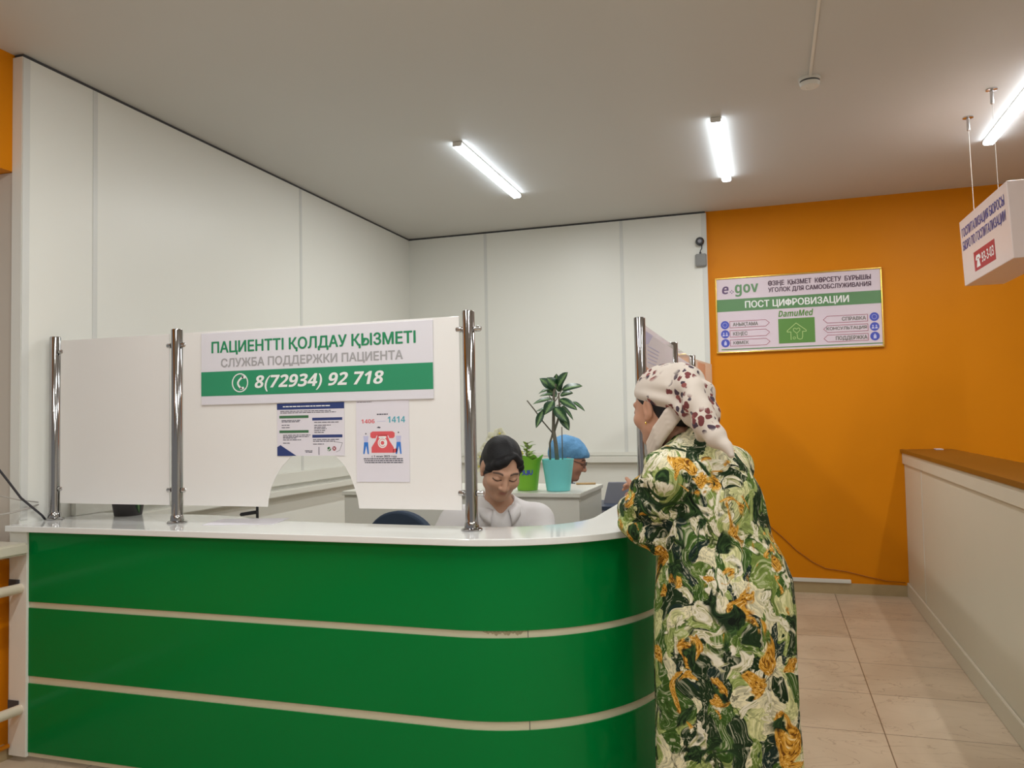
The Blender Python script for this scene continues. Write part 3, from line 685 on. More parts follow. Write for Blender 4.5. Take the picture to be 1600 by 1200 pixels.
# ------------------------------------------------------------------ hanging sign at the right
# measured corners of the text face: far top, near top, far bottom, near bottom
FT, NT = Vector((1.112, 5.36, 2.52)), Vector((1.140, 4.46, 2.52))
hb = .385; lean = .016
FB, NB = FT+Vector((lean, 0, -hb)), NT+Vector((lean, .0, -hb))
wtop = .24; wb = wtop-2*lean
hsn = thing('hanging_sign', 'white hospital bureau sign hanging on wires from the ceiling at the right', 'sign', ((FT+NT)/2+Vector((.12, 0, -.36))))
mb = MB(); v = [mb.bm.verts.new(p) for p in (FT, NT, NB, FB, FT+Vector((wtop, 0, 0)), NT+Vector((wtop, 0, 0)), NB+Vector((wb, 0, 0)), FB+Vector((wb, 0, 0)))]
for f in ((0, 1, 2, 3), (5, 4, 7, 6), (1, 5, 6, 2), (4, 0, 3, 7), (0, 4, 5, 1), (3, 2, 6, 7)): mb.bm.faces.new([v[i] for i in f])
mb.build('box', M_hsign, hsn, bevel=.004)
Hn = (NT-FT).cross(FB-FT).normalized(); Hn = Hn if Hn.x < 0 else -Hn
Hp = Plane(FT, NT-FT, FB-FT, (NT-FT).length, (FB-FT).length, Hn)
Hp.text('lettering', 'ГОСПИТАЛИЗАЦИЯ БЮРОСЫ', .05, .135, .935, .30, M_hblue, hsn, .0015, .014)
Hp.text('lettering', 'БЮРО ПО ГОСПИТАЛИЗАЦИИ', .05, .335, .935, .50, M_hblue, hsn, .0015, .014)
Hp.rect(MB(), .27, .60, .70, .88, .0, .0015).build('red_field', M_hred, hsn)
Hp.text('lettering', '93-3-03', .435, .67, .68, .81, M_txtwhite, hsn, .0022, .0)
mb = MB(); 
Hp.poly(mb, [(.31, .70), (.33, .665), (.39, .665), (.41, .70), (.41, .735), (.385, .735), (.38, .705), (.34, .705), (.335, .735), (.31, .735)], .0015, .0024)
Hp.poly(mb, [(.345, .72), (.375, .72), (.40, .84), (.32, .84)], .0015, .0024); mb.build('telephone_symbol', M_txtwhite, hsn)
for (x, y) in ((1.128, 5.107), (1.153, 4.70)):
    hk = MB().lathe([(.028, 0), (.028, -.006), (.009, -.010), (.009, -.075), (.004, -.08)], (x, y, ZC), 18).build('ceiling_hook', M_steel, hsn, smooth='auto')
    MB().tube([(x, y, ZC-.075), (x+.01, y, 2.515)], .0016, 6).build('wire', M_cableg, hsn)

# ------------------------------------------------------------------ ceiling detector
sd = thing('smoke_detector', 'round white smoke detector on the ceiling left of the hanging sign', 'detector', (.24, 4.22, ZC))
MB().lathe([(.052, 0), (.052, -.012), (.047, -.014), (.047, -.022), (.050, -.024), (.044, -.042), (.018, -.047), (.014, -.043)], (.24, 4.22, ZC), 32).build('housing', M_plastic, sd, smooth='auto')
MB().lathe([(.0475, -.0145), (.0475, -.0215)], (.24, 4.22, ZC), 32, False).build('smoke_slot', M_dark, sd)
tag(MB().box(.233, 1.0, ZC-.010, .247, 4.17, ZC-.0005, .002).build('cable_duct', M_plastic), 'thin white cable duct on the ceiling leading to the smoke detector', 'cable duct')

# ------------------------------------------------------------------ camera and junction box on the white wall
YW = YB-.030
cmr = thing('security_camera', 'small black camera on the white wall beside the orange edge', 'camera', (-.503, YW, 2.80))
MB().lathe([(.030, 0), (.034, .02), (.034, .05), (.026, .062)], (-.503, YW-.001, 2.818), 24, True, (0, -1, -.1)).build('housing', M_blackp, cmr, smooth='auto')
MB().lathe([(.017, .060), (.014, .066)], (-.503, YW-.001, 2.818), 20, True, (0, -1, -.1)).build('lens', M_grey2, cmr, smooth='auto')
MB().tube([(-.49, YW-.012, 2.79), (-.492, YW-.012, 2.76), (-.503, YW-.012, 2.74), (-.503, YW-.02, 2.715)], .004, 8).build('lead', M_cable, cmr)
jb = thing('junction_box', 'grey square junction box on the white wall under the small camera', 'box', (-.50, YW, 2.61))
MB().box(-.543, YW-.045, 2.612, -.455, YW-.0005, 2.712, .006).build('housing', M_greyp, jb)
MB().cyl((-.503, YW-.02, 2.711), (-.503, YW-.02, 2.73), .008, 12).build('cable_gland', M_blackp, jb)

# ------------------------------------------------------------------ cables
tag(MB().tube([(-.30, YB-.006, .74), (-.069, YB-.006, .541), (.06, YB-.006, .425), (.164, YB-.006, .321), (.28, YB-.006, .235), (.371, YB-.006, .19), (.52, YB-.006, .172), (.689, YB-.006, .134), (.80, YB-.006, .112), (.93, YB-.018, .106)], .0036, 8).build('cable', M_cableo, smooth=True), 'thin cable sagging along the orange wall down to the skirting', 'cable')
tag(MB().tube([(-3.14, 2.44, 1.42), (-3.11, 2.50, 1.32), (-3.09, 2.60, 1.18), (-3.085, 2.66, 1.10), (-3.10, 2.78, 1.01), (-3.105, 2.80, .991)], .005, 8).build('cable', M_cable, smooth=True), 'dark cable coming down from the window to the left end of the worktop', 'cable')
tag(MB().tube([(-3.14, 2.40, 1.02), (-3.10, 2.52, 1.035), (-3.09, 2.62, 1.04), (-3.095, 2.70, 1.05), (-3.10, 2.76, 1.06)], .004, 8).build('cable', M_cableg, smooth=True), 'pale grey cable looped low beside the left end of the worktop', 'cable')
tag(MB().tube([(-3.14, 2.42, 1.17), (-3.10, 2.56, 1.12), (-3.09, 2.66, 1.09), (-3.10, 2.76, 1.07)], .0028, 8).build('cable', M_cableg, smooth=True), 'thin pale cable just above the grey cable at the left end of the worktop', 'cable')

# ------------------------------------------------------------------ low counter on the right
rc = thing('low_counter', 'low white counter along the right side with a brown top', 'counter', (1.12, 5, 0))
RH = 1.109
M_cream = mat('cream_laminate', srgb(216, 206, 188), .4, spec=.3, noise=.02, nscale=4)
MB().box(XR+.014, 1.6, 0, XR+.32, YB-.002, RH-.108).build('body', M_cream, rc)
MB().box(XR+.0, 1.6, RH-.108, XR+.325, YB-.002, RH-.026, .002).build('apron', M_cream, rc)
MB().box(XR-.0, 1.6, 0, XR+.0135, YB-.002, .105, .003).build('skirting', M_cream, rc)
MB().box(XR+.0122, 6.02, .106, XR+.0150, 6.026, RH-.109).build('joint', M_seam, rc)
tp = MB().box(XR-.012, 1.58, RH-.025, XR+.345, YB-.001, RH, .002).build('top', M_brown, rc); tp['label'] = 'brown top board'
tag(MB().box(1.155, 6.60, RH, 1.205, 6.70, RH+.006, .002).build('paper_scrap', M_paper), 'small white scrap of paper on the far end of the brown top', 'paper')

# ------------------------------------------------------------------ cabinet with the plants
cb = thing('cabinet', 'long white cabinet behind the clerk carrying the potted plants', 'cabinet', (-1.65, 4.4, 0))
CT = 1.003
MB().box(-2.345, 4.12, 0, -.965, 4.70, CT-.022).build('body', M_white, cb)
MB().box(-2.350, 4.10, CT-.022, -.955, 4.705, CT, .002).build('top', M_white, cb)
MB().box(-1.655, 4.118, .05, -1.651, 4.1215, CT-.024).build('door_gap', M_dark, cb)

def leaf(bm, uvl, base, d, up, L, W, droop, fold=.25, n=8, wav=0.):
    base, d, up = Vector(base), Vector(d).normalized(), Vector(up)
    side = d.cross(up).normalized(); nrm = side.cross(d).normalized()
    prev = None
    for i in range(n+1):
        t = i/n; p = base+d*(L*t*(1-.25*droop*t))-Vector((0, 0, 1))*(droop*L*t*t*.55)
        wd = W*(math.sin(PI*min(1, t**.8)))**.85*(1 if t < .98 else 0)+.0005
        wz = wav*W*math.sin(t*9)
        l = p-side*wd*.5+nrm*(fold*wd*.5+wz); r = p+side*wd*.5+nrm*(fold*wd*.5-wz)
        cur = [bm.verts.new(l), bm.verts.new(p), bm.verts.new(r)]
        if prev:
            for a, b, ua, ub in ((0, 1, 1, 0), (1, 2, 0, 1)):
                f = bm.faces.new((prev[a], prev[b], cur[b], cur[a])); f.smooth = True
                for lp_, (uu, vv) in zip(f.loops, ((ua, (i-1)/n), (ub, (i-1)/n), (ub, t), (ua, t))): lp_[uvl].uv = (uu, vv)
        prev = cur
def foliage(parent, specs, m, name='foliage', th=.0008):
    bm = bmesh.new(); uvl = bm.loops.layers.uv.new('UVMap')
    for s in specs: leaf(bm, uvl, **s)
    me = bpy.data.meshes.new(name); bm.to_mesh(me); bm.free()
    o = link(name, me, m, parent, True)
    so = o.modifiers.new('solid', 'SOLIDIFY'); so.thickness = th
    return o
# tall plant in turquoise pot
PXc, PYc = -1.109, 4.25
tp_ = thing('potted_plant', 'tall leafy plant with bare stems in a turquoise pot', 'plant', (PXc, PYc, CT))
MB().lathe([(.056, 0), (.064, .002), (.086, .163), (.088, .172), (.084, .172), (.080, .160)], (PXc, PYc, CT), 40).build('pot', M_turq, tp_, smooth='auto')
MB().lathe([(.0815, .150), (.0815, .158)], (PXc, PYc, CT), 32).build('soil', M_soil, tp_)
st = MB()
px = lambda x, y, dy=0.: (PXc+(x-872)*.00352, PYc+dy, 1.4-(y-650.5)*.00352)      # offsets measured along the plant's own plane
st.tube([px(871, 718), px(869, 690), px(866, 670), px(867, 640), px(868, 612), px(871, 598)], .012, 10, .006)
st.tube([px(859, 718, .01), px(859, 690, .01), px(863, 678, .01), px(866, 670)], .006, 8)
st.tube([px(867, 672), px(874, 655, -.01), px(878, 640, -.01), px(876, 612, -.01)], .007, 8, .005)
st.tube([px(866, 676), px(850, 655, -.02), px(838, 638, -.02), px(826, 623, -.02)], .0042, 8, .004)
st.tube([px(878, 716, .02), px(878, 665, .02)], .003, 8)
for a, b in (((868, 630), (858, 612)), ((870, 625), (882, 606)), ((869, 640), (858, 634)), ((872, 640), (884, 632)), ((868, 636), (856, 622)), ((872, 632), (880, 630)), ((876, 650), (886, 640))):
    st.tube([px(*a), px(*b)], .0028, 6)
st.build('stem', M_stem, tp_, smooth=True)
Lf = []
def lf(x0, y0, x1, y1, W, droop=.3, dy=0., up=(0, -.75, .65), wav=.03):
    a = Vector(px(x0, y0, dy)); b = Vector(px(x1, y1, dy-.03)); Lf.append(dict(base=a, d=(b-a)+Vector((0, 0, droop*.5*(b-a).length)), up=up, L=(b-a).length*1.08, W=W, droop=droop, wav=wav))
lf(868, 606, 848, 589, .060, .1); lf(872, 604, 860, 589, .066, .05); lf(874, 603, 892, 582, .070, .05); lf(880, 608, 916, 602, .052, .25)
lf(866, 606, 845, 612, .022, .5); lf(868, 614, 846, 616, .022, .4); lf(866, 621, 836, 628, .030, .35); lf(870, 634, 840, 640, .022, .3)
lf(870, 624, 858, 644, .066, .1, -.03); lf(878, 622, 906, 638, .050, .15, -.02); lf(898, 626, 917, 640, .020, .3); lf(880, 632, 898, 652, .022, .5)
lf(872, 634, 892, 656, .062, .1, -.05); lf(880, 644, 894, 668, .052, .1, -.03); lf(852, 638, 843, 664, .044, .0, -.02); lf(871, 608, 872, 584, .055, .0, .04)
lf(870, 610, 880, 590, .06, .1, .06); lf(868, 618, 850, 600, .05, .3, .06); lf(874, 616, 898, 612, .045, .3, .05)
foliage(tp_, Lf, M_leaf)
# small plant in lime pot
GX, GY = -1.290, 4.27
gp = thing('potted_plant', 'small yellow flowering plant in a lime green printed pot', 'plant', (GX, GY, CT))
mb = MB(); n = 40; rings = []
for (r, z, fl) in ((.052, 0, 0), (.056, .003, 0), (.066, .09, 0), (.074, .15, .2), (.084, .182, 1), (.081, .182, 1), (.070, .15, .2), (.062, .10, 0)):
    rings.append([mb.bm.verts.new((GX+r*(1+.10*fl*math.cos(4*a))*math.cos(a), GY+r*(1+.10*fl*math.cos(4*a))*math.sin(a), CT+z+.014*fl*math.cos(4*a))) for a in [2*PI*i/n for i in range(n)]])
for a, b in zip(rings, rings[1:]):
    for i in range(n): mb.bm.faces.new((a[i], a[(i+1) % n], b[(i+1) % n], b[i]))
mb.bm.faces.new(rings[0][::-1]); mb.build('pot', M_lime, gp, smooth='auto')
MB().lathe([(.069, .148), (.069, .154)], (GX, GY, CT), 32).build('soil', M_soil, gp)
mb = MB()
for k in range(4):
    a = -PI/2+.28+(k-1.5)*.20; r = .0655
    c = Vector((GX+r*math.cos(a), GY+r*math.sin(a), CT+.10)); tn = Vector((-math.sin(a), math.cos(a), 0)); nn = Vector((math.cos(a), math.sin(a), -.1))
    pl = Plane(c-tn*.010+Vector((0, 0, .016)), tn, (0, 0, -1), .020, .030, nn)
    pl.ribbon(mb, [(.1, .1), (.1, .6), (.5, .9), (.9, .6), (.9, .1)] if k % 2 else [(.8, .1), (.2, .3), (.8, .6), (.2, .9)], .005, .0, .004)
mb.build('print', M_icon, gp)
Lf = []; r_ = random.Random(5)
for k in range(26):
    a = r_.uniform(0, 2*PI); e = r_.uniform(.3, 1.6); h = .165+.10*(k/25)
    rr = .032*(1-k/30)
    Lf.append(dict(base=(GX+rr*math.cos(a), GY+rr*math.sin(a), CT+h-.01), d=(math.cos(a), math.sin(a), e*.6), up=(0, 0, 1), L=r_.uniform(.035, .06), W=r_.uniform(.018, .026), droop=.3, n=6))
foliage(gp, Lf, M_leafs)
MB().tube([(GX, GY, CT+.15), (GX, GY, CT+.20), (GX+.003, GY, CT+.262)], .004, 8).build('stem', M_stem, gp)
fl = MB()
for k in range(5):
    a = 2*PI*k/5; fl.lathe([(.0, -.002), (.006, 0), (.007, .004), (.0005, .007)], (GX-.018+.009*math.cos(a), GY-.05, CT+.205+.009*math.sin(a)), 10, True, (0, -1, 0))
fl.build('flower', M_yel, gp, smooth=True)
# white orchid behind the clerk
OX, OY = -1.50, 4.30
oc = thing('potted_orchid', 'white orchid in flower behind the head of the clerk', 'plant', (OX, OY, CT))
MB().lathe([(.045, 0), (.05, .003), (.06, .11), (.057, .11), (.05, .09)], (OX, OY, CT), 28).build('pot', M_plastic, oc, smooth='auto')
MB().lathe([(.053, .08), (.053, .088)], (OX, OY, CT), 24).build('soil', M_soil, oc)
ost = [(OX, OY, CT+.085), (OX-.02, OY, CT+.18), (OX-.01, OY-.01, CT+.25), (OX+.03, OY-.02, CT+.305), (OX+.08, OY-.03, CT+.31)]
MB().tube(ost, .0035, 8).build('stem', M_stem, oc, smooth=True)
for j, (fx, fz, sz) in enumerate(((-.055, .185, .040), (-.02, .235, .042), (.015, .292, .044), (.055, .315, .042), (.035, .25, .038), (-.075, .13, .036))):
    Lf = []; c = Vector((OX+fx, OY-.05+.006*j, CT+fz))
    for k in range(5):
        a = 2*PI*k/5+.3*j+.3; Lf.append(dict(base=c, d=(math.cos(a), -.25, math.sin(a)), up=(0, -1, .1), L=sz, W=sz*.9, droop=.15, n=6))
    f_ = foliage(oc, Lf, M_petal, 'flower'); 
    MB().lathe([(.0005, 0), (.006, .004), (.005, .012), (.0005, .014)], c, 10, True, (0, -1, 0)).build('lip', M_yel, f_, smooth=True)
foliage(oc, [dict(base=(OX, OY, CT+.09), d=(math.cos(a), math.sin(a), .6), up=(0, 0, 1), L=.12, W=.04, droop=.6) for a in (.3, 2.2, 4.0, 5.4)], M_leaf)
# dark pot on the worktop at the left
DX, DY = -2.86, 3.03
dp = thing('potted_plant', 'dark grey flower pot on the worktop behind the plain left screen', 'plant', (DX, DY, ZT))
MB().lathe([(.058, 0), (.060, .002), (.078, .115), (.079, .125), (.074, .125), (.070, .11)], (DX, DY, ZT), 32).build('pot', M_dpot, dp, smooth='auto')
MB().lathe([(.071, .1), (.071, .108)], (DX, DY, ZT), 24).build('soil', M_soil, dp)
Lf = [dict(base=(DX+.06*math.cos(a), DY+.06*math.sin(a), ZT+.12), d=(math.cos(a), math.sin(a), .5), up=(0, 0, 1), L=.12, W=.04, droop=1.2) for a in (.4, 1.6, 2.8, 4.4)]
Lf.append(dict(base=(DX+.085, DY-.03, ZT+.105), d=(.35, -.3, -1), up=(0, -1, .2), L=.095, W=.034, droop=.1))
Lf.append(dict(base=(DX+.04, DY-.0, ZT+.11), d=(.8, -.5, .25), up=(0, 0, 1), L=.06, W=.012, droop=.1))
foliage(dp, Lf, M_leaf)

# ------------------------------------------------------------------ office chair, machine, small things
def chair(x, y, rot, label):
    t = thing('office_chair', label, 'chair', (x, y, 0), 'navy office chairs behind the counter')
    R_ = Matrix.Rotation(rot, 4, 'Z'); T_ = Matrix.Translation((x, y, 0)) @ R_
    def fin(mb, name, m, sm='auto', bev=0.):
        mb.bm.transform(T_); return mb.build(name, m, t, smooth=sm, bevel=bev)
    mb = MB(); mb.box(-.23, -.23, .43, .23, .22, .50, .03); fin(mb, 'seat', M_navyf)
    pts = [(-.17, .56), (.17, .56), (.205, .62), (.215, .72)]+[(.215*math.cos(a), .78+.166*math.sin(a)) for a in [PI*i/20 for i in range(21)]]+[(-.215, .72), (-.205, .62)]
    mb = MB(); mb.prism(pts, (0, .25, 0), (1, 0, 0), (0, 0, 1), (0, 1, 0), -.025, .03); fin(mb, 'backrest', M_navyf, 'auto', .012)
    mb = MB(); mb.tube([(0, .05, .43), (0, .22, .43), (0, .29, .5), (0, .285, .7)], .02, 8); fin(mb, 'back_bracket', M_blackp)
    mb = MB(); mb.cyl((0, 0, .10), (0, 0, .44), .025, 16); fin(mb, 'gas_lift', M_steel)
    for k in range(5):
        a = 2*PI*k/5+.3
        mb = MB(); mb.tube([(0, 0, .11), (.28*math.cos(a), .28*math.sin(a), .07)], .022, 8, .015); l_ = fin(mb, 'base_arm', M_blackp)
        mb = MB(); mb.lathe([(.024, -.02), (.024, .02)], (.28*math.cos(a), .28*math.sin(a), .0245), 14, True, (-math.sin(a), math.cos(a), 0)); mb.bm.transform(T_)
        mb.build('castor', M_blackp, l_, smooth='auto')
    return t
chair(-1.85, 3.46, PI+2.9, 'empty navy office chair left of the clerk, its rounded back just showing')

pr = thing('printer', 'grey and navy office machine with an upright rest, beside the long white cabinet', 'printer', (-.85, 4.95, .74))
MB().box(-1.085, 4.80, .7405, -.72, 5.2, .858, .008).build('body', M_dnavy, pr)
MB().box(-1.05, 4.795, .752, -.75, 4.802, .835, .002).build('front_flap', M_grey2, pr)
mb = MB(); mb.prism([(-1.02, .845), (-.735, .845), (-.755, 1.003), (-.985, 1.000)], (0, 5.0, 0), (1, 0, 0), (0, .12, .99), (0, -.99, .12), -.02, 0)
mb.bm.transform(Matrix.Translation((0, -.11, 0))); mb.build('paper_rest', M_grey2, pr, bevel=.006)
tb = thing('side_table', 'white side table under the grey and navy office machine', 'table', (-.85, 5.0, 0))
MB().box(-1.12, 4.75, .715, -.71, 5.3, .74).build('tabletop', M_white, tb)
for sx in (-1.09, -.75):
    for sy in (4.78, 5.25): MB().box(sx, sy, 0, sx+.03, sy+.03, .715).build('leg', M_steel, tb)

hd = thing('phone_holder', 'small black clip holder on a stalk behind the worktop', 'holder', (-2.25, 3.12, .735))
MB().lathe([(.04, 0), (.04, .008), (.006, .012), (.006, .275), (.005, .300)], (-2.235, 3.14, .7352), 20).build('stalk', M_blackp, hd, smooth='auto')
mb = MB(); mb.box(-.045, -.012, -.008, .045, .012, .008, .004); mb.bm.transform(Matrix.Translation((-2.275, 3.135, .992)) @ Matrix.Rotation(-.15, 4, 'Y')); mb.build('clip', M_blackp, hd)
pp = MB(); pp.box(-.15, -.10, 0, .15, .10, .0012); pp.bm.transform(Matrix.Translation((-2.12, 2.905, ZT+.0002)) @ Matrix.Rotation(.25, 4, 'Z'))  # flat pale sheet added to imitate the white glare on the worktop
tag(pp.build('glare_sheet', M_paper), 'white sheet added to imitate glare on the worktop under the middle screen', 'paper')
pen = MB(); pen.tube([(-1.10, 4.63, CT+.006), (-.99, 4.66, CT+.006)], .006, 8); tag(pen.build('pencil', mat('pencil_wood', srgb(196, 160, 110), .6), smooth=True), 'pale wooden pencil on the cabinet beside the turquoise pot', 'pencil')

# ------------------------------------------------------------------ people: smooth implicit surfaces, one continuous skin per body
class Field:
    def __init__(s, xs, ys, zs):
        s.x, s.y, s.z = [np.asarray(a, np.float32) for a in (xs, ys, zs)]
        s.F = np.full((len(xs), len(ys), len(zs)), .5, np.float32)
    def op(s, fn, lo, hi, k=0., mode='u'):
        i0, i1 = np.searchsorted(s.x, (lo[0], hi[0])); j0, j1 = np.searchsorted(s.y, (lo[1], hi[1])); k0, k1 = np.searchsorted(s.z, (lo[2], hi[2]))
        if i0 >= i1 or j0 >= j1 or k0 >= k1: return
        d = fn(s.x[i0:i1, None, None], s.y[None, j0:j1, None], s.z[None, None, k0:k1]).astype(np.float32)
        a = s.F[i0:i1, j0:j1, k0:k1]
        if mode == 's': a, d = -a, d
        if k > 0:
            h = np.clip(.5+.5*(d-a)/k, 0, 1); r = d*(1-h)+a*h-k*h*(1-h)
        else: r = np.minimum(a, d)
        s.F[i0:i1, j0:j1, k0:k1] = -r if mode == 's' else r
    def mesh(s, smooth=2):
        F = s.F; I = F < 0
        X, Y, Z = s.x, s.y, s.z
        nx, ny, nz = F.shape
        c = np.zeros((nx-1, ny-1, nz-1), np.int8)
        for a in (0, 1):
            for b in (0, 1):
                for d in (0, 1): c += I[a:nx-1+a, b:ny-1+b, d:nz-1+d]
        ci, cj, ck = np.nonzero((c > 0) & (c < 8))
        idx = np.full(c.shape, -1, np.int64); idx[ci, cj, ck] = np.arange(len(ci))
        acc = np.zeros((len(ci), 3)); cnt = np.zeros(len(ci))
        E = []
        for a in (0, 1):
            for b in (0, 1): E += [((0, a, b), (1, a, b)), ((a, 0, b), (a, 1, b)), ((a, b, 0), (a, b, 1))]
        for p, q in E:
            f0 = F[ci+p[0], cj+p[1], ck+p[2]]; f1 = F[ci+q[0], cj+q[1], ck+q[2]]
            m = (f0 < 0) != (f1 < 0); t = np.where(m, f0/np.where(m, f0-f1, 1), 0)
            P0 = np.stack([X[ci+p[0]], Y[cj+p[1]], Z[ck+p[2]]], 1); P1 = np.stack([X[ci+q[0]], Y[cj+q[1]], Z[ck+q[2]]], 1)
            acc += np.where(m[:, None], P0+(P1-P0)*t[:, None], 0); cnt += m
        V = acc/cnt[:, None]
        Q = []
        for ax in range(3):
            sl0 = [slice(None)]*3; sl1 = [slice(None)]*3; sl0[ax] = slice(0, -1); sl1[ax] = slice(1, None)
            A, B = I[tuple(sl0)], I[tuple(sl1)]
            i, j, k = np.nonzero(A != B); e = np.stack([i, j, k], 1)
            o1, o2 = [(1, 2), (2, 0), (0, 1)][ax]
            ok = (e[:, o1] > 0) & (e[:, o2] > 0) & (e[:, o1] < F.shape[o1]-1) & (e[:, o2] < F.shape[o2]-1); e = e[ok]
            def g(d1, d2):
                w_ = e.copy(); w_[:, o1] -= d1; w_[:, o2] -= d2; return idx[w_[:, 0], w_[:, 1], w_[:, 2]]
            q = np.stack([g(1, 1), g(0, 1), g(0, 0), g(1, 0)], 1)
            flip = ~A[e[:, 0], e[:, 1], e[:, 2]]; q[flip] = q[flip][:, ::-1]; Q.append(q)
        Q = np.concatenate(Q); Q = Q[(Q >= 0).all(1)]
        for _ in range(smooth):
            S = np.zeros_like(V); n = np.zeros(len(V))
            for a, b in ((0, 1), (1, 2), (2, 3), (3, 0)):
                np.add.at(S, Q[:, a], V[Q[:, b]]); np.add.at(n, Q[:, a], 1)
            V = V*.5+.5*S/np.maximum(n, 1)[:, None]
        return V, Q
def axis(*segs):
    out = []
    for a, b, st in segs: out += list(np.arange(a, b-1e-6, st))
    out.append(segs[-1][1]); return out
class Frame:
    """local axes x = the figure's right, y = forward, z = up"""
    def __init__(s, o, f, s_=1., upv=(0, 0, 1), roll=0.):
        f = Vector(f).normalized(); r = f.cross(Vector(upv)).normalized(); u = r.cross(f)
        if roll: r, u = r*math.cos(roll)+u*math.sin(roll), u*math.cos(roll)-r*math.sin(roll)
        s.o, s.r, s.f, s.u, s.s = Vector(o), r, f, u, s_
    def w(s, p): return s.o+(s.r*p[0]+s.f*p[1]+s.u*p[2])*s.s
    def loc(s, X, Y, Z):
        dx, dy, dz = X-s.o.x, Y-s.o.y, Z-s.o.z
        return [(dx*a.x+dy*a.y+dz*a.z)/s.s for a in (s.r, s.f, s.u)]
    def locv(s, V): return np.stack(s.loc(V[:, 0], V[:, 1], V[:, 2]), 1)
WORLD = Frame((0, 0, 0), (0, 1, 0))
def ell(Fd, fr, c, r, k=.01, mode='u'):
    w_ = fr.w(c); m = max(r)*fr.s+k+.03
    def fn(X, Y, Z):
        l = fr.loc(X, Y, Z); q = [(l[i]-c[i])/r[i] for i in range(3)]
        k0 = np.sqrt(q[0]**2+q[1]**2+q[2]**2); k1 = np.sqrt((q[0]/r[0])**2+(q[1]/r[1])**2+(q[2]/r[2])**2)+1e-9
        return k0*(k0-1)/k1*fr.s
    Fd.op(fn, w_-Vector((m, m, m)), w_+Vector((m, m, m)), k, mode)
def cap(Fd, fr, a, b, ra, rb, k=.01, mode='u'):
    A, B = fr.w(a), fr.w(b); ra, rb = ra*fr.s, rb*fr.s; m = max(ra, rb)+k+.03
    lo = [min(A[i], B[i])-m for i in range(3)]; hi = [max(A[i], B[i])+m for i in range(3)]
    D = B-A; L2 = max(D.length_squared, 1e-9)
    def fn(X, Y, Z):
        x, y, z = X-A.x, Y-A.y, Z-A.z; t = np.clip((x*D.x+y*D.y+z*D.z)/L2, 0, 1)
        return np.sqrt((x-t*D.x)**2+(y-t*D.y)**2+(z-t*D.z)**2)-(ra+t*(rb-ra))
    Fd.op(fn, lo, hi, k, mode)
def chain(Fd, fr, pts, rs, k=.01, mode='u'):
    for i in range(len(pts)-1): cap(Fd, fr, pts[i], pts[i+1], rs[i], rs[i+1], k, mode)
def plane_cut(Fd, fr, n, c, keep_pos=True):
    def fn(X, Y, Z):
        l = fr.loc(X, Y, Z); d = (l[0]*n[0]+l[1]*n[1]+l[2]*n[2]-c)*fr.s
        return d if keep_pos else -d
    # removing the half where n.p < c
    Fd.op(lambda X, Y, Z: fn(X, Y, Z), (-99,)*3, (99,)*3, .004, 's')
def field_obj(name, Fd, m, parent, smooth=2):
    V, Q = Fd.mesh(smooth); me = bpy.data.meshes.new(name)
    me.from_pydata(V.tolist(), [], Q.tolist()); me.update()
    return link(name, me, m, parent, True), V
def tones(o, V, base, hd, lip, brow, lash):
    at = o.data.attributes.new('tone', 'FLOAT_COLOR', 'POINT'); C_ = np.tile(np.array(base, np.float32), (len(V), 1))
    l = hd.locv(V); x, y, z = np.abs(l[:, 0]), l[:, 1], l[:, 2]
    def mixin(mask, c):
        mask = np.clip(mask, 0, 1)[:, None]; C_[:] = C_*(1-mask)+np.array(c, np.float32)[None]*mask
    fr = (y > .045) & (y < .14) & (z > -.15)
    mixin(fr*(1-((x/.0215)**2+((z+.0675)/.009)**2))*1.0*(y > .07), lip)
    bz = .0215+.004*np.sin((x-.01)/.042*PI)
    mixin(fr*(x > .013)*(x < .053)*np.clip(1.6-np.abs(z-bz)/.0034, 0, 1), brow)
    ez = -.0045-.0035*np.sin(np.clip((x-.016)/.033, 0, 1)*PI)
    mixin(fr*(x > .0155)*(x < .051)*np.clip(1.5-np.abs(z-ez)/.0026, 0, 1), lash)
    mixin(fr*(y > .09)*np.clip(1.4-np.hypot(x-.0095, (z+.0455))/.0045, 0, 1)*.8, [c*.35 for c in base[:3]]+[1])
    at.data.foreach_set('color', C_.ravel())
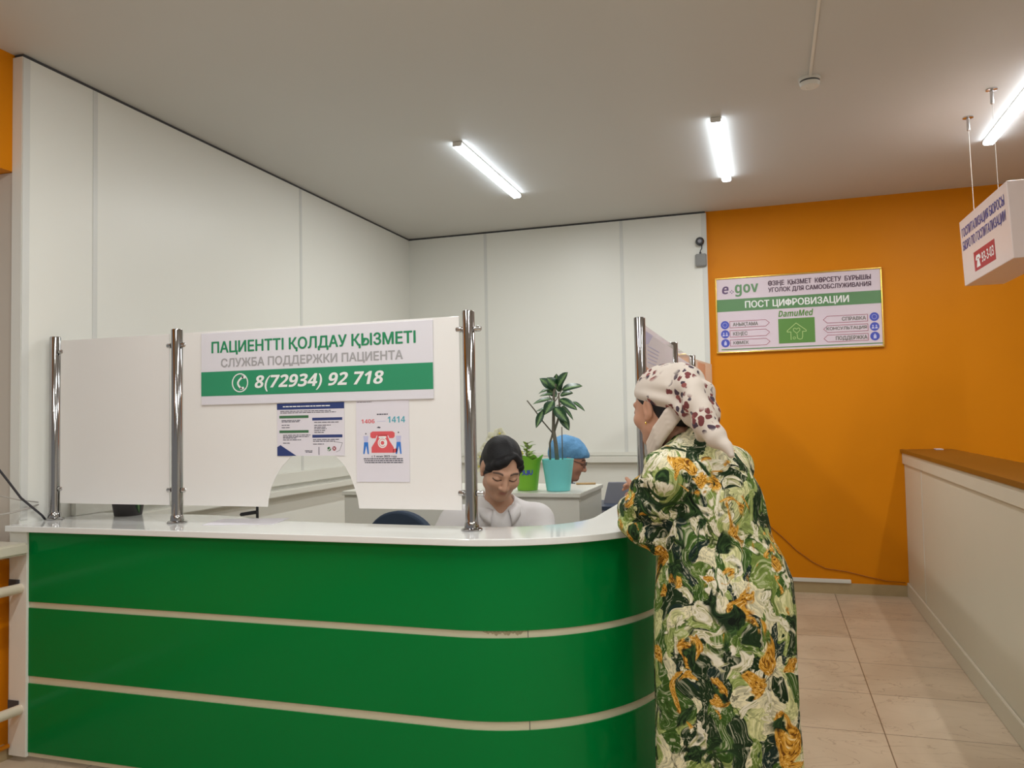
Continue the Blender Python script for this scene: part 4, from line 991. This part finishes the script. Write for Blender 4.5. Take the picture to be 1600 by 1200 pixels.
def head(Fd, h, wide=1.):
    W_ = wide
    ell(Fd, h, (0, -.018, .036), (.074*W_, .094, .084), .01)
    ell(Fd, h, (0, .028, -.022), (.065*W_, .064, .082), .03)
    cap(Fd, h, (-.042*W_, .012, -.068), (-.016, .058, -.096), .024, .020, .025); cap(Fd, h, (.042*W_, .012, -.068), (.016, .058, -.096), .024, .020, .025)
    ell(Fd, h, (0, .064, -.098), (.022, .018, .016), .02)
    for sx in (-1, 1):
        ell(Fd, h, (sx*.038*W_, .058, -.030), (.027, .026, .025), .02)
        ell(Fd, h, (sx*.031, .094, -.003), (.019, .012, .010), .012, 's')
        ell(Fd, h, (sx*.031, .0745, -.002), (.0155, .0145, .0125), .005)
        cap(Fd, h, (sx*.012, .084, .020), (sx*.046, .070, .022), .010, .008, .012)
        ell(Fd, h, (sx*.0135, .094, -.040), (.0095, .010, .008), .006)
        # ear
        ell(Fd, h, (sx*.0745*W_, -.006, -.006), (.009, .019, .031), .008)
        ell(Fd, h, (sx*.0835*W_, -.003, -.002), (.006, .010, .018), .005, 's')
        ell(Fd, h, (sx*.0735*W_, .004, -.034), (.007, .009, .010), .005)
    cap(Fd, h, (0, .083, .016), (0, .104, -.030), .0085, .0105, .012)
    ell(Fd, h, (0, .106, -.0375), (.0115, .0105, .0095), .008)
    for sx in (-1, 1): ell(Fd, h, (sx*.007, .101, -.0475), (.004, .005, .004), .003, 's')
    cap(Fd, h, (-.016, .081, -.0625), (.016, .081, -.0625), .0065, .0065, .008)
    cap(Fd, h, (-.013, .079, -.0735), (.013, .079, -.0735), .0070, .0070, .008)
    for sx in (-1, 1): cap(Fd, h, (0, .0915, -.0672), (sx*.021, .084, -.0715), .0016, .0014, .003, 's')
def hand(Fd, W_, d, n, s_=1., curl=.5, thumb=1):
    W_, d, n = Vector(W_), Vector(d).normalized(), Vector(n); n = (n-d*n.dot(d)).normalized(); sd = d.cross(n)*thumb
    h = Frame(W_, d, s_); h.r, h.f, h.u = sd, d, -n
    ell(Fd, h, (0, .048, 0), (.040, .050, .0145), .012); cap(Fd, h, (0, -.02, 0), (0, .02, 0), .024, .025, .015)
    for q, (x, L) in enumerate(((.028, .068), (.0095, .077), (-.0095, .071), (-.027, .056))):
        p = Vector((x, .085-.006*abs(q-1.2), 0)); a = curl*(.5+.12*q); r = .0088
        for seg, fr_ in enumerate((.45, .32, .23)):
            dv = Vector((x*.6 if seg == 0 else 0, math.cos(a), -math.sin(a))); dv.normalize(); e = p+dv*L*fr_
            cap(Fd, h, p, e, r, r*.9, .003); p = e; r *= .9; a += curl*(.8+.1*q)
    p = Vector((.030, .022, -.004)); 
    for L, dv, r in ((.036, (.75, .62, -.25), .0115), (.030, (.45, .82, -.35), .0098), (.024, (.2, .9, -.4), .0085)):
        dv = Vector(dv).normalized(); e = p+dv*L; cap(Fd, h, p, e, r, r*.9, .006); p = e
SK = lambda *c: list(srgb(*c))

# ---- clerk in the white shirt, seated, looking down
ck = thing('person', 'seated clerk with dark pulled-back hair and a white shirt, looking down behind the counter', 'person', (-1.21, 3.5, 0))
hd = Frame((-1.109, 3.287, 1.190), (.438, -.746, -.50), 1.06, roll=.10)
Fd = Field(axis((-1.62, -1.24, .007), (-1.24, -.97, .0034), (-.97, -.78, .007)), axis((2.92, 3.16, .007), (3.16, 3.43, .0034), (3.43, 3.85, .008)), axis((-.01, .70, .012), (.70, 1.03, .006), (1.03, 1.34, .0034)))
head(Fd, hd, 1.03)
NB_ = (-1.168, 3.405, .985)
cap(Fd, WORLD, hd.w((0, -.025, -.06)), NB_, .054, .058, .03)
chain(Fd, WORLD, [(-1.175, 3.42, .94), (-1.19, 3.46, .78), (-1.21, 3.53, .58)], (.100, .110, .13), .06)
ax_r = Vector((-.94, -.35, 0))
for sg, sh, el, wr, kn, an in ((1, (-1.345, 3.36, .945), (-1.43, 3.235, .80), (-1.25, 3.11, .775), (-1.33, 3.16, .52), (-1.33, 3.19, .08)),
                               (-1, (-1.01, 3.485, .945), (-.92, 3.35, .80), (-1.055, 3.16, .775), (-1.06, 3.22, .52), (-1.05, 3.26, .08))):
    cap(Fd, WORLD, (-1.175, 3.42, .96), sh, .06, .055, .05)
    chain(Fd, WORLD, [sh, el], (.052, .042), .02); chain(Fd, WORLD, [el, wr], (.040, .026), .01)
    d_ = Vector(wr)-Vector(el); hand(Fd, wr, (d_.x, d_.y, -.04), (0, 0, -1), 1., .35, -sg)
    chain(Fd, WORLD, [(-1.21+(-.08 if sg == 1 else .08), 3.53, .54), kn], (.085, .065), .03); chain(Fd, WORLD, [kn, an], (.06, .042), .02)
    chain(Fd, WORLD, [an, (an[0]+.02, an[1]-.14, .035)], (.036, .028), .02)
bo, V = field_obj('body', Fd, M_skin, ck)
tones(bo, V, SK(204, 158, 132), hd, SK(188, 124, 112), SK(84, 64, 56), SK(48, 36, 34))
# hair
Fh = Field(np.arange(-1.27, -.94, .0034), np.arange(3.12, 3.50, .0034), np.arange(1.02, 1.36, .0034))
ell(Fh, hd, (0, -.020, .036), (.0805, .100, .0875), .01); ell(Fh, hd, (0, -.055, -.020), (.076, .066, .078), .03); ell(Fh, hd, (0, -.125, -.02), (.045, .036, .042), .02)
ell(Fh, hd, (-.010, .112, -.045), (.064, .090, .103), .010, 's')
for sx in (-1, 1): ell(Fh, hd, (sx*.086, -.010, -.026), (.016, .026, .050), .006, 's')
chain(Fh, hd, [(-.026, .060, .092), (.010, .0755, .080), (.042, .068, .055), (.064, .046, .022), (.0735, .022, -.020)], (.006, .009, .010, .008, .003), .026)
chain(Fh, hd, [(-.030, .060, .092), (-.054, .058, .066), (-.068, .042, .030), (-.0735, .018, -.022)], (.005, .0075, .0075, .003), .024)
ell(Fh, hd, (-.024, .098, .050), (.021, .050, .040), .012, 's')
lh = hd.loc(Fh.x[:, None, None], Fh.y[None, :, None], Fh.z[None, None, :])
Fh.F += (.0009*np.sin(150*lh[0]+60*lh[1]+20*np.sin(9*lh[2]))).astype(np.float32)
field_obj('hair', Fh, M_hair, ck)
# shirt
Fs = Field(axis((-1.56, -.84, .006)), axis((3.00, 3.82, .0065)), axis((.42, 1.09, .006)))
chain(Fs, WORLD, [(-1.178, 3.425, .955), (-1.195, 3.46, .78), (-1.21, 3.53, .55)], (.122, .128, .152), .06)
for sh, el, wr in (((-1.345, 3.36, .945), (-1.43, 3.235, .80), (-1.27, 3.125, .779)), ((-1.01, 3.485, .945), (-.92, 3.35, .80), (-1.04, 3.18, .779))):
    cap(Fs, WORLD, (-1.172, 3.415, .975), sh, .070, .070, .04); chain(Fs, WORLD, [sh, el], (.072, .058), .03); chain(Fs, WORLD, [el, wr], (.056, .042), .015)
cap(Fs, WORLD, (-1.168, 3.405, .98), (-1.160, 3.395, 1.04), .074, .068, .03)
# open neck: a wedge cut out in front
nk = Frame((-1.165, 3.40, 1.0), (.42, -.90, 0))
cap(Fs, WORLD, (-1.166, 3.404, .99), (-1.145, 3.35, 1.16), .060, .074, .006, 's')
cap(Fs, nk, (0, .080, .050), (0, .120, -.050), .040, .008, .012, 's')
def wr_fn(X, Y, Z): return .012*np.sin(26*X+14*Z)*np.sin(19*Y-22*Z+1.2)
Fs.F += wr_fn(Fs.x[:, None, None], Fs.y[None, :, None], Fs.z[None, None, :]).astype(np.float32)*.35
field_obj('shirt', Fs, M_shirt, ck)
# collar: a folded band open in front with two points
def collar(nk, parent, m):
    bm = bmesh.new(); rows = []
    n = 44
    for i in range(n+1):
        a = -PI*.86+2*PI*.86*i/n; e = abs(a)/(PI*.86); x, y = math.sin(a), -math.cos(a)
        up_ = .050-.036*e**2.2; dn = .006-.058*max(0, (e-.55)/.45)**1.6; r0 = .068+.006*e; r1 = .092+.016*e
        rows.append([bm.verts.new(nk.w((x*r*1.02, y*r*.95+.012*e, z))) for r, z in ((r0-.002, up_-.026), (r0, up_), (r0+.004, up_+.003), (r1-.004, (up_+dn)/2+.004), (r1, dn))])
    for a, b in zip(rows, rows[1:]):
        for j in range(4): bm.faces.new((a[j], a[j+1], b[j+1], b[j]))
    me = bpy.data.meshes.new('collar'); bm.to_mesh(me); bm.free(); o = link('collar', me, m, parent, True)
    so = o.modifiers.new('solid', 'SOLIDIFY'); so.thickness = .003
    return o
collar(Frame((-1.163, 3.397, .998), (.42, -.90, -.12), 1.0), ck, M_shirt)
st_ = thing('stool', 'navy stool under the seated clerk', 'stool', (-1.21, 3.55, 0))
MB().lathe([(.14, .345), (.17, .355), (.17, .385), (.15, .397)], (-1.21, 3.55, 0), 28).build('seat', M_navyf, st_, smooth='auto')
MB().lathe([(.19, 0), (.19, .015), (.03, .03), (.025, .346)], (-1.21, 3.55, 0), 28).build('base', M_steel, st_, smooth='auto')

# ---- colleague in the blue cap, profile to the right
cl = thing('person', 'colleague in profile with a blue disposable cap and black glasses behind the turquoise pot', 'person', (-1.27, 5.05, 0))
hb_ = Frame((-1.230, 5.03, 1.127), (.929, .143, -.309), 1.02)
Fd = Field(axis((-1.62, -1.36, .008), (-1.36, -1.08, .0036), (-1.08, -.72, .008)), axis((4.74, 4.92, .008), (4.92, 5.16, .0036), (5.16, 5.36, .008)), axis((-.01, .70, .012), (.70, .98, .007), (.98, 1.28, .0036)))
head(Fd, hb_)
cap(Fd, WORLD, hb_.w((0, -.03, -.06)), (-1.29, 5.03, .90), .052, .056, .03)
chain(Fd, WORLD, [(-1.30, 5.04, .86), (-1.31, 5.05, .70), (-1.33, 5.05, .54)], (.105, .11, .13), .06)
for sg, y in ((1, 4.885), (-1, 5.205)):
    sh = (-1.295, y, .86); el = (-1.22, y+.0*sg, .62); wr = (-1.0, y-sg*-.05, .60)
    cap(Fd, WORLD, (-1.30, 5.04, .87), sh, .055, .052, .04); chain(Fd, WORLD, [sh, el], (.05, .042), .02); chain(Fd, WORLD, [el, wr], (.04, .026), .01)
    hand(Fd, wr, (1, 0, -.05), (0, 0, -1), 1., .4, sg)
    hp = (-1.33, 5.05-.09*sg, .52); kn = (-.95, 5.05-.09*sg, .50)
    chain(Fd, WORLD, [hp, kn], (.085, .062), .03); chain(Fd, WORLD, [kn, (-.96, kn[1], .08)], (.058, .042), .02); chain(Fd, WORLD, [(-.96, kn[1], .07), (-.82, kn[1], .035)], (.036, .028), .02)
bo, V = field_obj('body', Fd, M_skin, cl)
tones(bo, V, SK(196, 138, 112), hb_, SK(168, 92, 82), SK(58, 44, 40), SK(40, 30, 30))
Fc = Field(np.arange(-1.42, -1.06, .005), np.arange(4.88, 5.18, .005), np.arange(1.06, 1.33, .005))
ell(Fc, hb_, (0, -.030, .058), (.092, .118, .090), .01); ell(Fc, hb_, (0, -.085, .02), (.082, .062, .07), .04); ell(Fc, hb_, (0, .05, .055), (.078, .055, .040), .03)
X_, Y_, Z_ = Fc.x[:, None, None], Fc.y[None, :, None], Fc.z[None, None, :]
l = hb_.loc(X_, Y_, Z_); az = np.arctan2(l[0], l[1]+.02)
Fc.F += (.0022*np.sin(26*az)*np.clip((.08-l[2])/.06, 0, 1)+.003*np.sin(70*l[0]+30*l[2])*np.sin(64*l[1]-40*l[2])).astype(np.float32)
plane_cut(Fc, hb_, (0, -.32, 1), .012)
field_obj('surgical_cap', Fc, M_cap, cl)
gl = MB()
for sx in (-1, 1):
    gl.tube([hb_.w((sx*(.033+.021*math.cos(a)), .1035-.004*abs(math.cos(a))-.006*(1 if sx*math.cos(a) > 0 else 0), -.003+.017*math.sin(a))) for a in [2*PI*i/20 for i in range(21)]], .0018, 6)
    gl.tube([hb_.w((sx*.054, .094, .002)), hb_.w((sx*.068, .075, .004)), hb_.w((sx*.078, -.004, .006)), hb_.w((sx*.076, -.02, -.008))], .0024, 6)
gl.tube([hb_.w((-.012, .105, 0)), hb_.w((0, .108, .003)), hb_.w((.012, .105, 0))], .0018, 6)
gl.build('glasses', M_blackp, cl, smooth=True)
Fg = Field(np.arange(-1.56, -.94, .008), np.arange(4.76, 5.34, .008), np.arange(.42, 1.02, .008))
chain(Fg, WORLD, [(-1.30, 5.04, .875), (-1.31, 5.05, .70), (-1.33, 5.05, .54)], (.115, .122, .145), .06)
for y in (4.885, 5.205):
    cap(Fg, WORLD, (-1.30, 5.04, .89), (-1.295, y, .865), .07, .064, .04); chain(Fg, WORLD, [(-1.295, y, .865), (-1.22, y, .62), (-1.02, y, .60)], (.064, .055, .042), .02)
cap(Fg, WORLD, (-1.29, 5.03, .90), (-1.268, 5.03, .985), .075, .066, .03); cap(Fg, WORLD, (-1.275, 5.03, .95), (-1.24, 5.03, 1.10), .058, .066, .005, 's')
field_obj('gown', Fg, M_gown, cl)
s2 = thing('stool', 'steel stool under the colleague in the blue cap', 'stool', (-1.33, 5.05, 0))
MB().lathe([(.14, .355), (.16, .365), (.16, .382), (.15, .390)], (-1.33, 5.05, 0), 28).build('seat', M_navyf, s2, smooth='auto')
MB().lathe([(.19, 0), (.19, .015), (.03, .03), (.025, .356)], (-1.33, 5.05, 0), 28).build('base', M_steel, s2, smooth='auto')

# ---- customer in the patterned dress and floral headscarf
cu_ = thing('person', 'standing customer in a green brushstroke dress and cream floral headscarf leaning on the counter', 'person', (-.18, 2.86, 0))
hc = Frame((-.366, 2.865, 1.428), (-.82, .55, -.16), 1.07)
Fd = Field(axis((-.72, -.50, .0055), (-.50, -.20, .0036), (-.20, .14, .009)), axis((2.60, 2.78, .009), (2.78, 3.02, .0036), (3.02, 3.42, .0055)), axis((-.005, .90, .014), (.90, 1.24, .0055), (1.24, 1.60, .0036)))
head(Fd, hc)
cap(Fd, WORLD, hc.w((0, -.022, -.05)), (-.262, 2.845, 1.24), .056, .064, .04)
chain(Fd, WORLD, [(-.245, 2.855, 1.17), (-.20, 2.85, .98), (-.175, 2.85, .80)], (.105, .13, .15), .08)
SHL, ELL, WRL = (-.325, 2.715, 1.205), (-.418, 2.800, 1.035), (-.468, 3.000, 1.062)
SHR, ELR, WRR = (-.150, 3.01, 1.205), (-.31, 3.14, 1.045), (-.415, 3.24, 1.050)
for sh, el, wr, tw, n_ in ((SHL, ELL, WRL, 1, (-.6, .2, -.6)), (SHR, ELR, WRR, -1, (0, 0, -1))):
    cap(Fd, WORLD, (-.24, 2.86, 1.21), sh, .055, .055, .05); chain(Fd, WORLD, [sh, el], (.052, .043), .02); chain(Fd, WORLD, [el, wr], (.041, .028), .012)
hand(Fd, WRL, (-.20, .72, .50), (-.8, -.2, -.2), 1.0, .95, 1); hand(Fd, WRR, (.05, .99, -.06), (0, 0, -1), 1.0, .3, -1)
for y, x in ((2.76, -.20), (2.94, -.16)):
    chain(Fd, WORLD, [(x+.01, y, .80), (x, y, .45), (x+.015, y, .09)], (.10, .075, .045), .04); chain(Fd, WORLD, [(x+.02, y, .06), (x-.13, y+.06, .036)], (.045, .034), .02)
bo, V = field_obj('body', Fd, M_skin, cu_)
tones(bo, V, SK(190, 142, 116), hc, SK(160, 96, 86), SK(56, 48, 44), SK(40, 32, 30))
# dress: lofted silhouette with folds, sleeves blended in
zz = np.array([.03, .13, .21, .40, .60, .741, .849, .914, .977, 1.064, 1.153, 1.241, 1.285, 1.315, 1.345, 1.37])
cxx = np.array([-.170, -.172, -.174, -.176, -.176, -.173, -.173, -.180, -.196, -.204, -.208, -.222, -.236, -.250, -.262, -.27])
aa = np.array([.252, .247, .243, .238, .240, .238, .229, .212, .196, .180, .166, .148, .118, .085, .068, .060])
bb = np.array([.235, .232, .228, .222, .222, .220, .212, .204, .200, .202, .205, .190, .140, .094, .072, .062])
Fr = Field(np.arange(-.64, .14, .006), np.arange(2.56, 3.34, .006), np.arange(.015, 1.40, .006))
def loft(X, Y, Z):
    z = np.clip(Z, zz[0], zz[-1]); cx = np.interp(z, zz, cxx); a = np.interp(z, zz, aa); b = np.interp(z, zz, bb); cy = 2.85+.0*z
    dx, dy = X-cx, Y-cy; th = np.arctan2(dy, dx)
    lowf = np.clip((.95-z)/.6, 0, 1)
    fold = .010*lowf*(np.sin(6*th+.7)+.6*np.sin(11*th+2+1.5*z))+.004*np.sin(5*th+22*z)*np.clip((z-.8)/.2, 0, 1)
    r = np.sqrt((dx/a)**2+(dy/b)**2)
    return np.maximum((r-1)*np.minimum(a, b)+fold, np.maximum(.03-Z, Z-1.365))
Fr.op(loft, (-9, -9, -9), (9, 9, 9), 0)
cap(Fr, WORLD, (-.26, 2.83, 1.24), SHL, .075, .082, .05); cap(Fr, WORLD, (-.22, 2.88, 1.24), SHR, .075, .082, .05)
chain(Fr, WORLD, [SHL, (-.388, 2.755, 1.11), (-.420, 2.795, 1.035)], (.084, .082, .088), .02)
chain(Fr, WORLD, [(-.420, 2.795, 1.035), (-.470, 2.89, 1.062)], (.084, .070), .015)
chain(Fr, WORLD, [(-.408, 2.775, 1.02), (-.380, 2.735, .945)], (.060, .018), .03)
chain(Fr, WORLD, [SHR, (-.26, 3.10, 1.11), ELR], (.084, .078, .075), .02); chain(Fr, WORLD, [ELR, (-.375, 3.20, 1.060)], (.072, .060), .015)
X_, Y_, Z_ = Fr.x[:, None, None], Fr.y[None, :, None], Fr.z[None, None, :]
up_m = np.clip((Z_-.9)/.1, 0, 1)*np.clip((-.30-X_)/.08, 0, 1)
Fr.F += (up_m*(.0045*np.sin(70*Z_+30*X_+20*Y_)+.004*np.sin(48*Y_-40*Z_+1))+.003*np.sin(24*Z_-30*X_+14*Y_)*np.clip((Z_-.8)/.2, 0, 1)).astype(np.float32)
cap(Fr, WORLD, (-.268, 2.848, 1.27), (-.32, 2.865, 1.46), .062, .085, .006, 's')
field_obj('dress', Fr, M_dress, cu_, 3)
# hair showing at the temple and nape
Fh = Field(np.arange(-.56, -.18, .0036), np.arange(2.74, 3.02, .0036), np.arange(1.26, 1.60, .0036))
ell(Fh, hc, (0, -.020, .036), (.0785, .098, .088), .01); ell(Fh, hc, (0, -.06, -.03), (.066, .055, .06), .03)
ell(Fh, hc, (0, .122, -.025), (.070, .078, .080), .012, 's')
for sx in (-1, 1): ell(Fh, hc, (sx*.084, -.006, -.020), (.014, .026, .045), .006, 's')
plane_cut(Fh, hc, (0, -.52, 1), -.034)
field_obj('hair', Fh, M_hair, cu_)
# headscarf: tight cap, gathered knot at the nape, hanging tail and a band round the neck
Fk = Field(np.arange(-.58, .10, .004), np.arange(2.56, 3.08, .004), np.arange(1.12, 1.62, .004))
ell(Fk, hc, (0, -.026, .042), (.087, .110, .096), .01); ell(Fk, hc, (0, -.098, .040), (.072, .062, .080), .05)
plane_cut(Fk, hc, (0, -.58, 1), .012)
ell(Fk, hc, (-.010, -.128, .020), (.058, .050, .070), .03)
chain(Fk, hc, [(-.040, -.112, .000), (-.056, -.135, -.030), (-.058, -.150, -.055)], (.030, .026, .012), .012)            # folded loop at the knot
chain(Fk, hc, [(-.020, -.130, .085), (-.045, -.165, .035), (-.055, -.190, -.025), (-.060, -.215, -.085), (-.062, -.240, -.130)], (.036, .040, .040, .036, .028), .02)
chain(Fk, hc, [(.010, -.135, .070), (.0, -.170, .015), (-.010, -.185, -.045), (-.020, -.195, -.105)], (.034, .036, .036, .026), .02)
chain(Fk, hc, [(-.030, -.150, .02), (-.040, -.165, -.05), (-.046, -.185, -.115)], (.034, .032, .024), .02)
chain(Fk, hc, [(-.058, -.230, -.12), (-.062, -.275, -.165), (-.062, -.290, -.195)], (.030, .016, .006), .02)
l = hc.loc(Fk.x[:, None, None], Fk.y[None, :, None], Fk.z[None, None, :])
Fk.F += (.0055*np.sin(105*(l[2]-.55*l[1])+10*l[1])*np.clip((.075-l[2])/.05, 0, 1)*np.clip((l[1]+.14)/.04, 0, 1)+.0035*np.sin(75*l[1]+55*l[2])*np.clip((-.10-l[1])/.04, 0, 1)+.002*np.sin(60*l[0]+40*l[1])).astype(np.float32)
field_obj('headscarf', Fk, M_scarf, cu_, 1)
Fn = Field(np.arange(-.52, -.16, .004), np.arange(2.72, 3.0, .004), np.arange(1.20, 1.46, .004))
for off, r_b in ((.024, .0125), (.008, .013), (-.009, .013), (-.025, .011)):
    chain(Fn, hc, [(-.030, -.118, -.005+off), (-.066, -.078, -.055+off), (-.074, -.030, -.098+off), (-.060, .018, -.138+off), (-.02, .045, -.158+off), (.03, .04, -.155+off), (.066, -.02, -.11+off), (.05, -.09, -.05+off), (.0, -.125, -.01+off)], (r_b*.8, r_b, r_b, r_b, r_b*.9, r_b*.8, r_b*.8, r_b*.8, r_b*.8), .004)
field_obj('neck_wrap', Fn, M_wrap, cu_, 1)
ear = MB().lathe([(.0005, -.005), (.0045, 0), (.0005, .005)], hc.w((-.0815, .004, -.050)), 10, False); ear.build('earring', M_gold, cu_, smooth=True)
for k, (y, x) in enumerate(((2.76, -.20), (2.94, -.16))):
    Fq = Field(np.arange(x-.24, x+.12, .006), np.arange(y-.09, y+.16, .006), np.arange(.0, .12, .006))
    chain(Fq, WORLD, [(x+.03, y-.01, .05), (x-.06, y+.025, .045), (x-.15, y+.065, .036)], (.048, .046, .036), .02); ell(Fq, WORLD, (x+.02, y, .10), (.035, .03, .05), .01, 's')
    def sole(X, Y, Z): return -(Z-.004)+0*X+0*Y
    Fq.op(sole, (-9, -9, -9), (9, 9, 9), .004, 's')
    field_obj('shoe', Fq, M_blackp, cu_, 1)
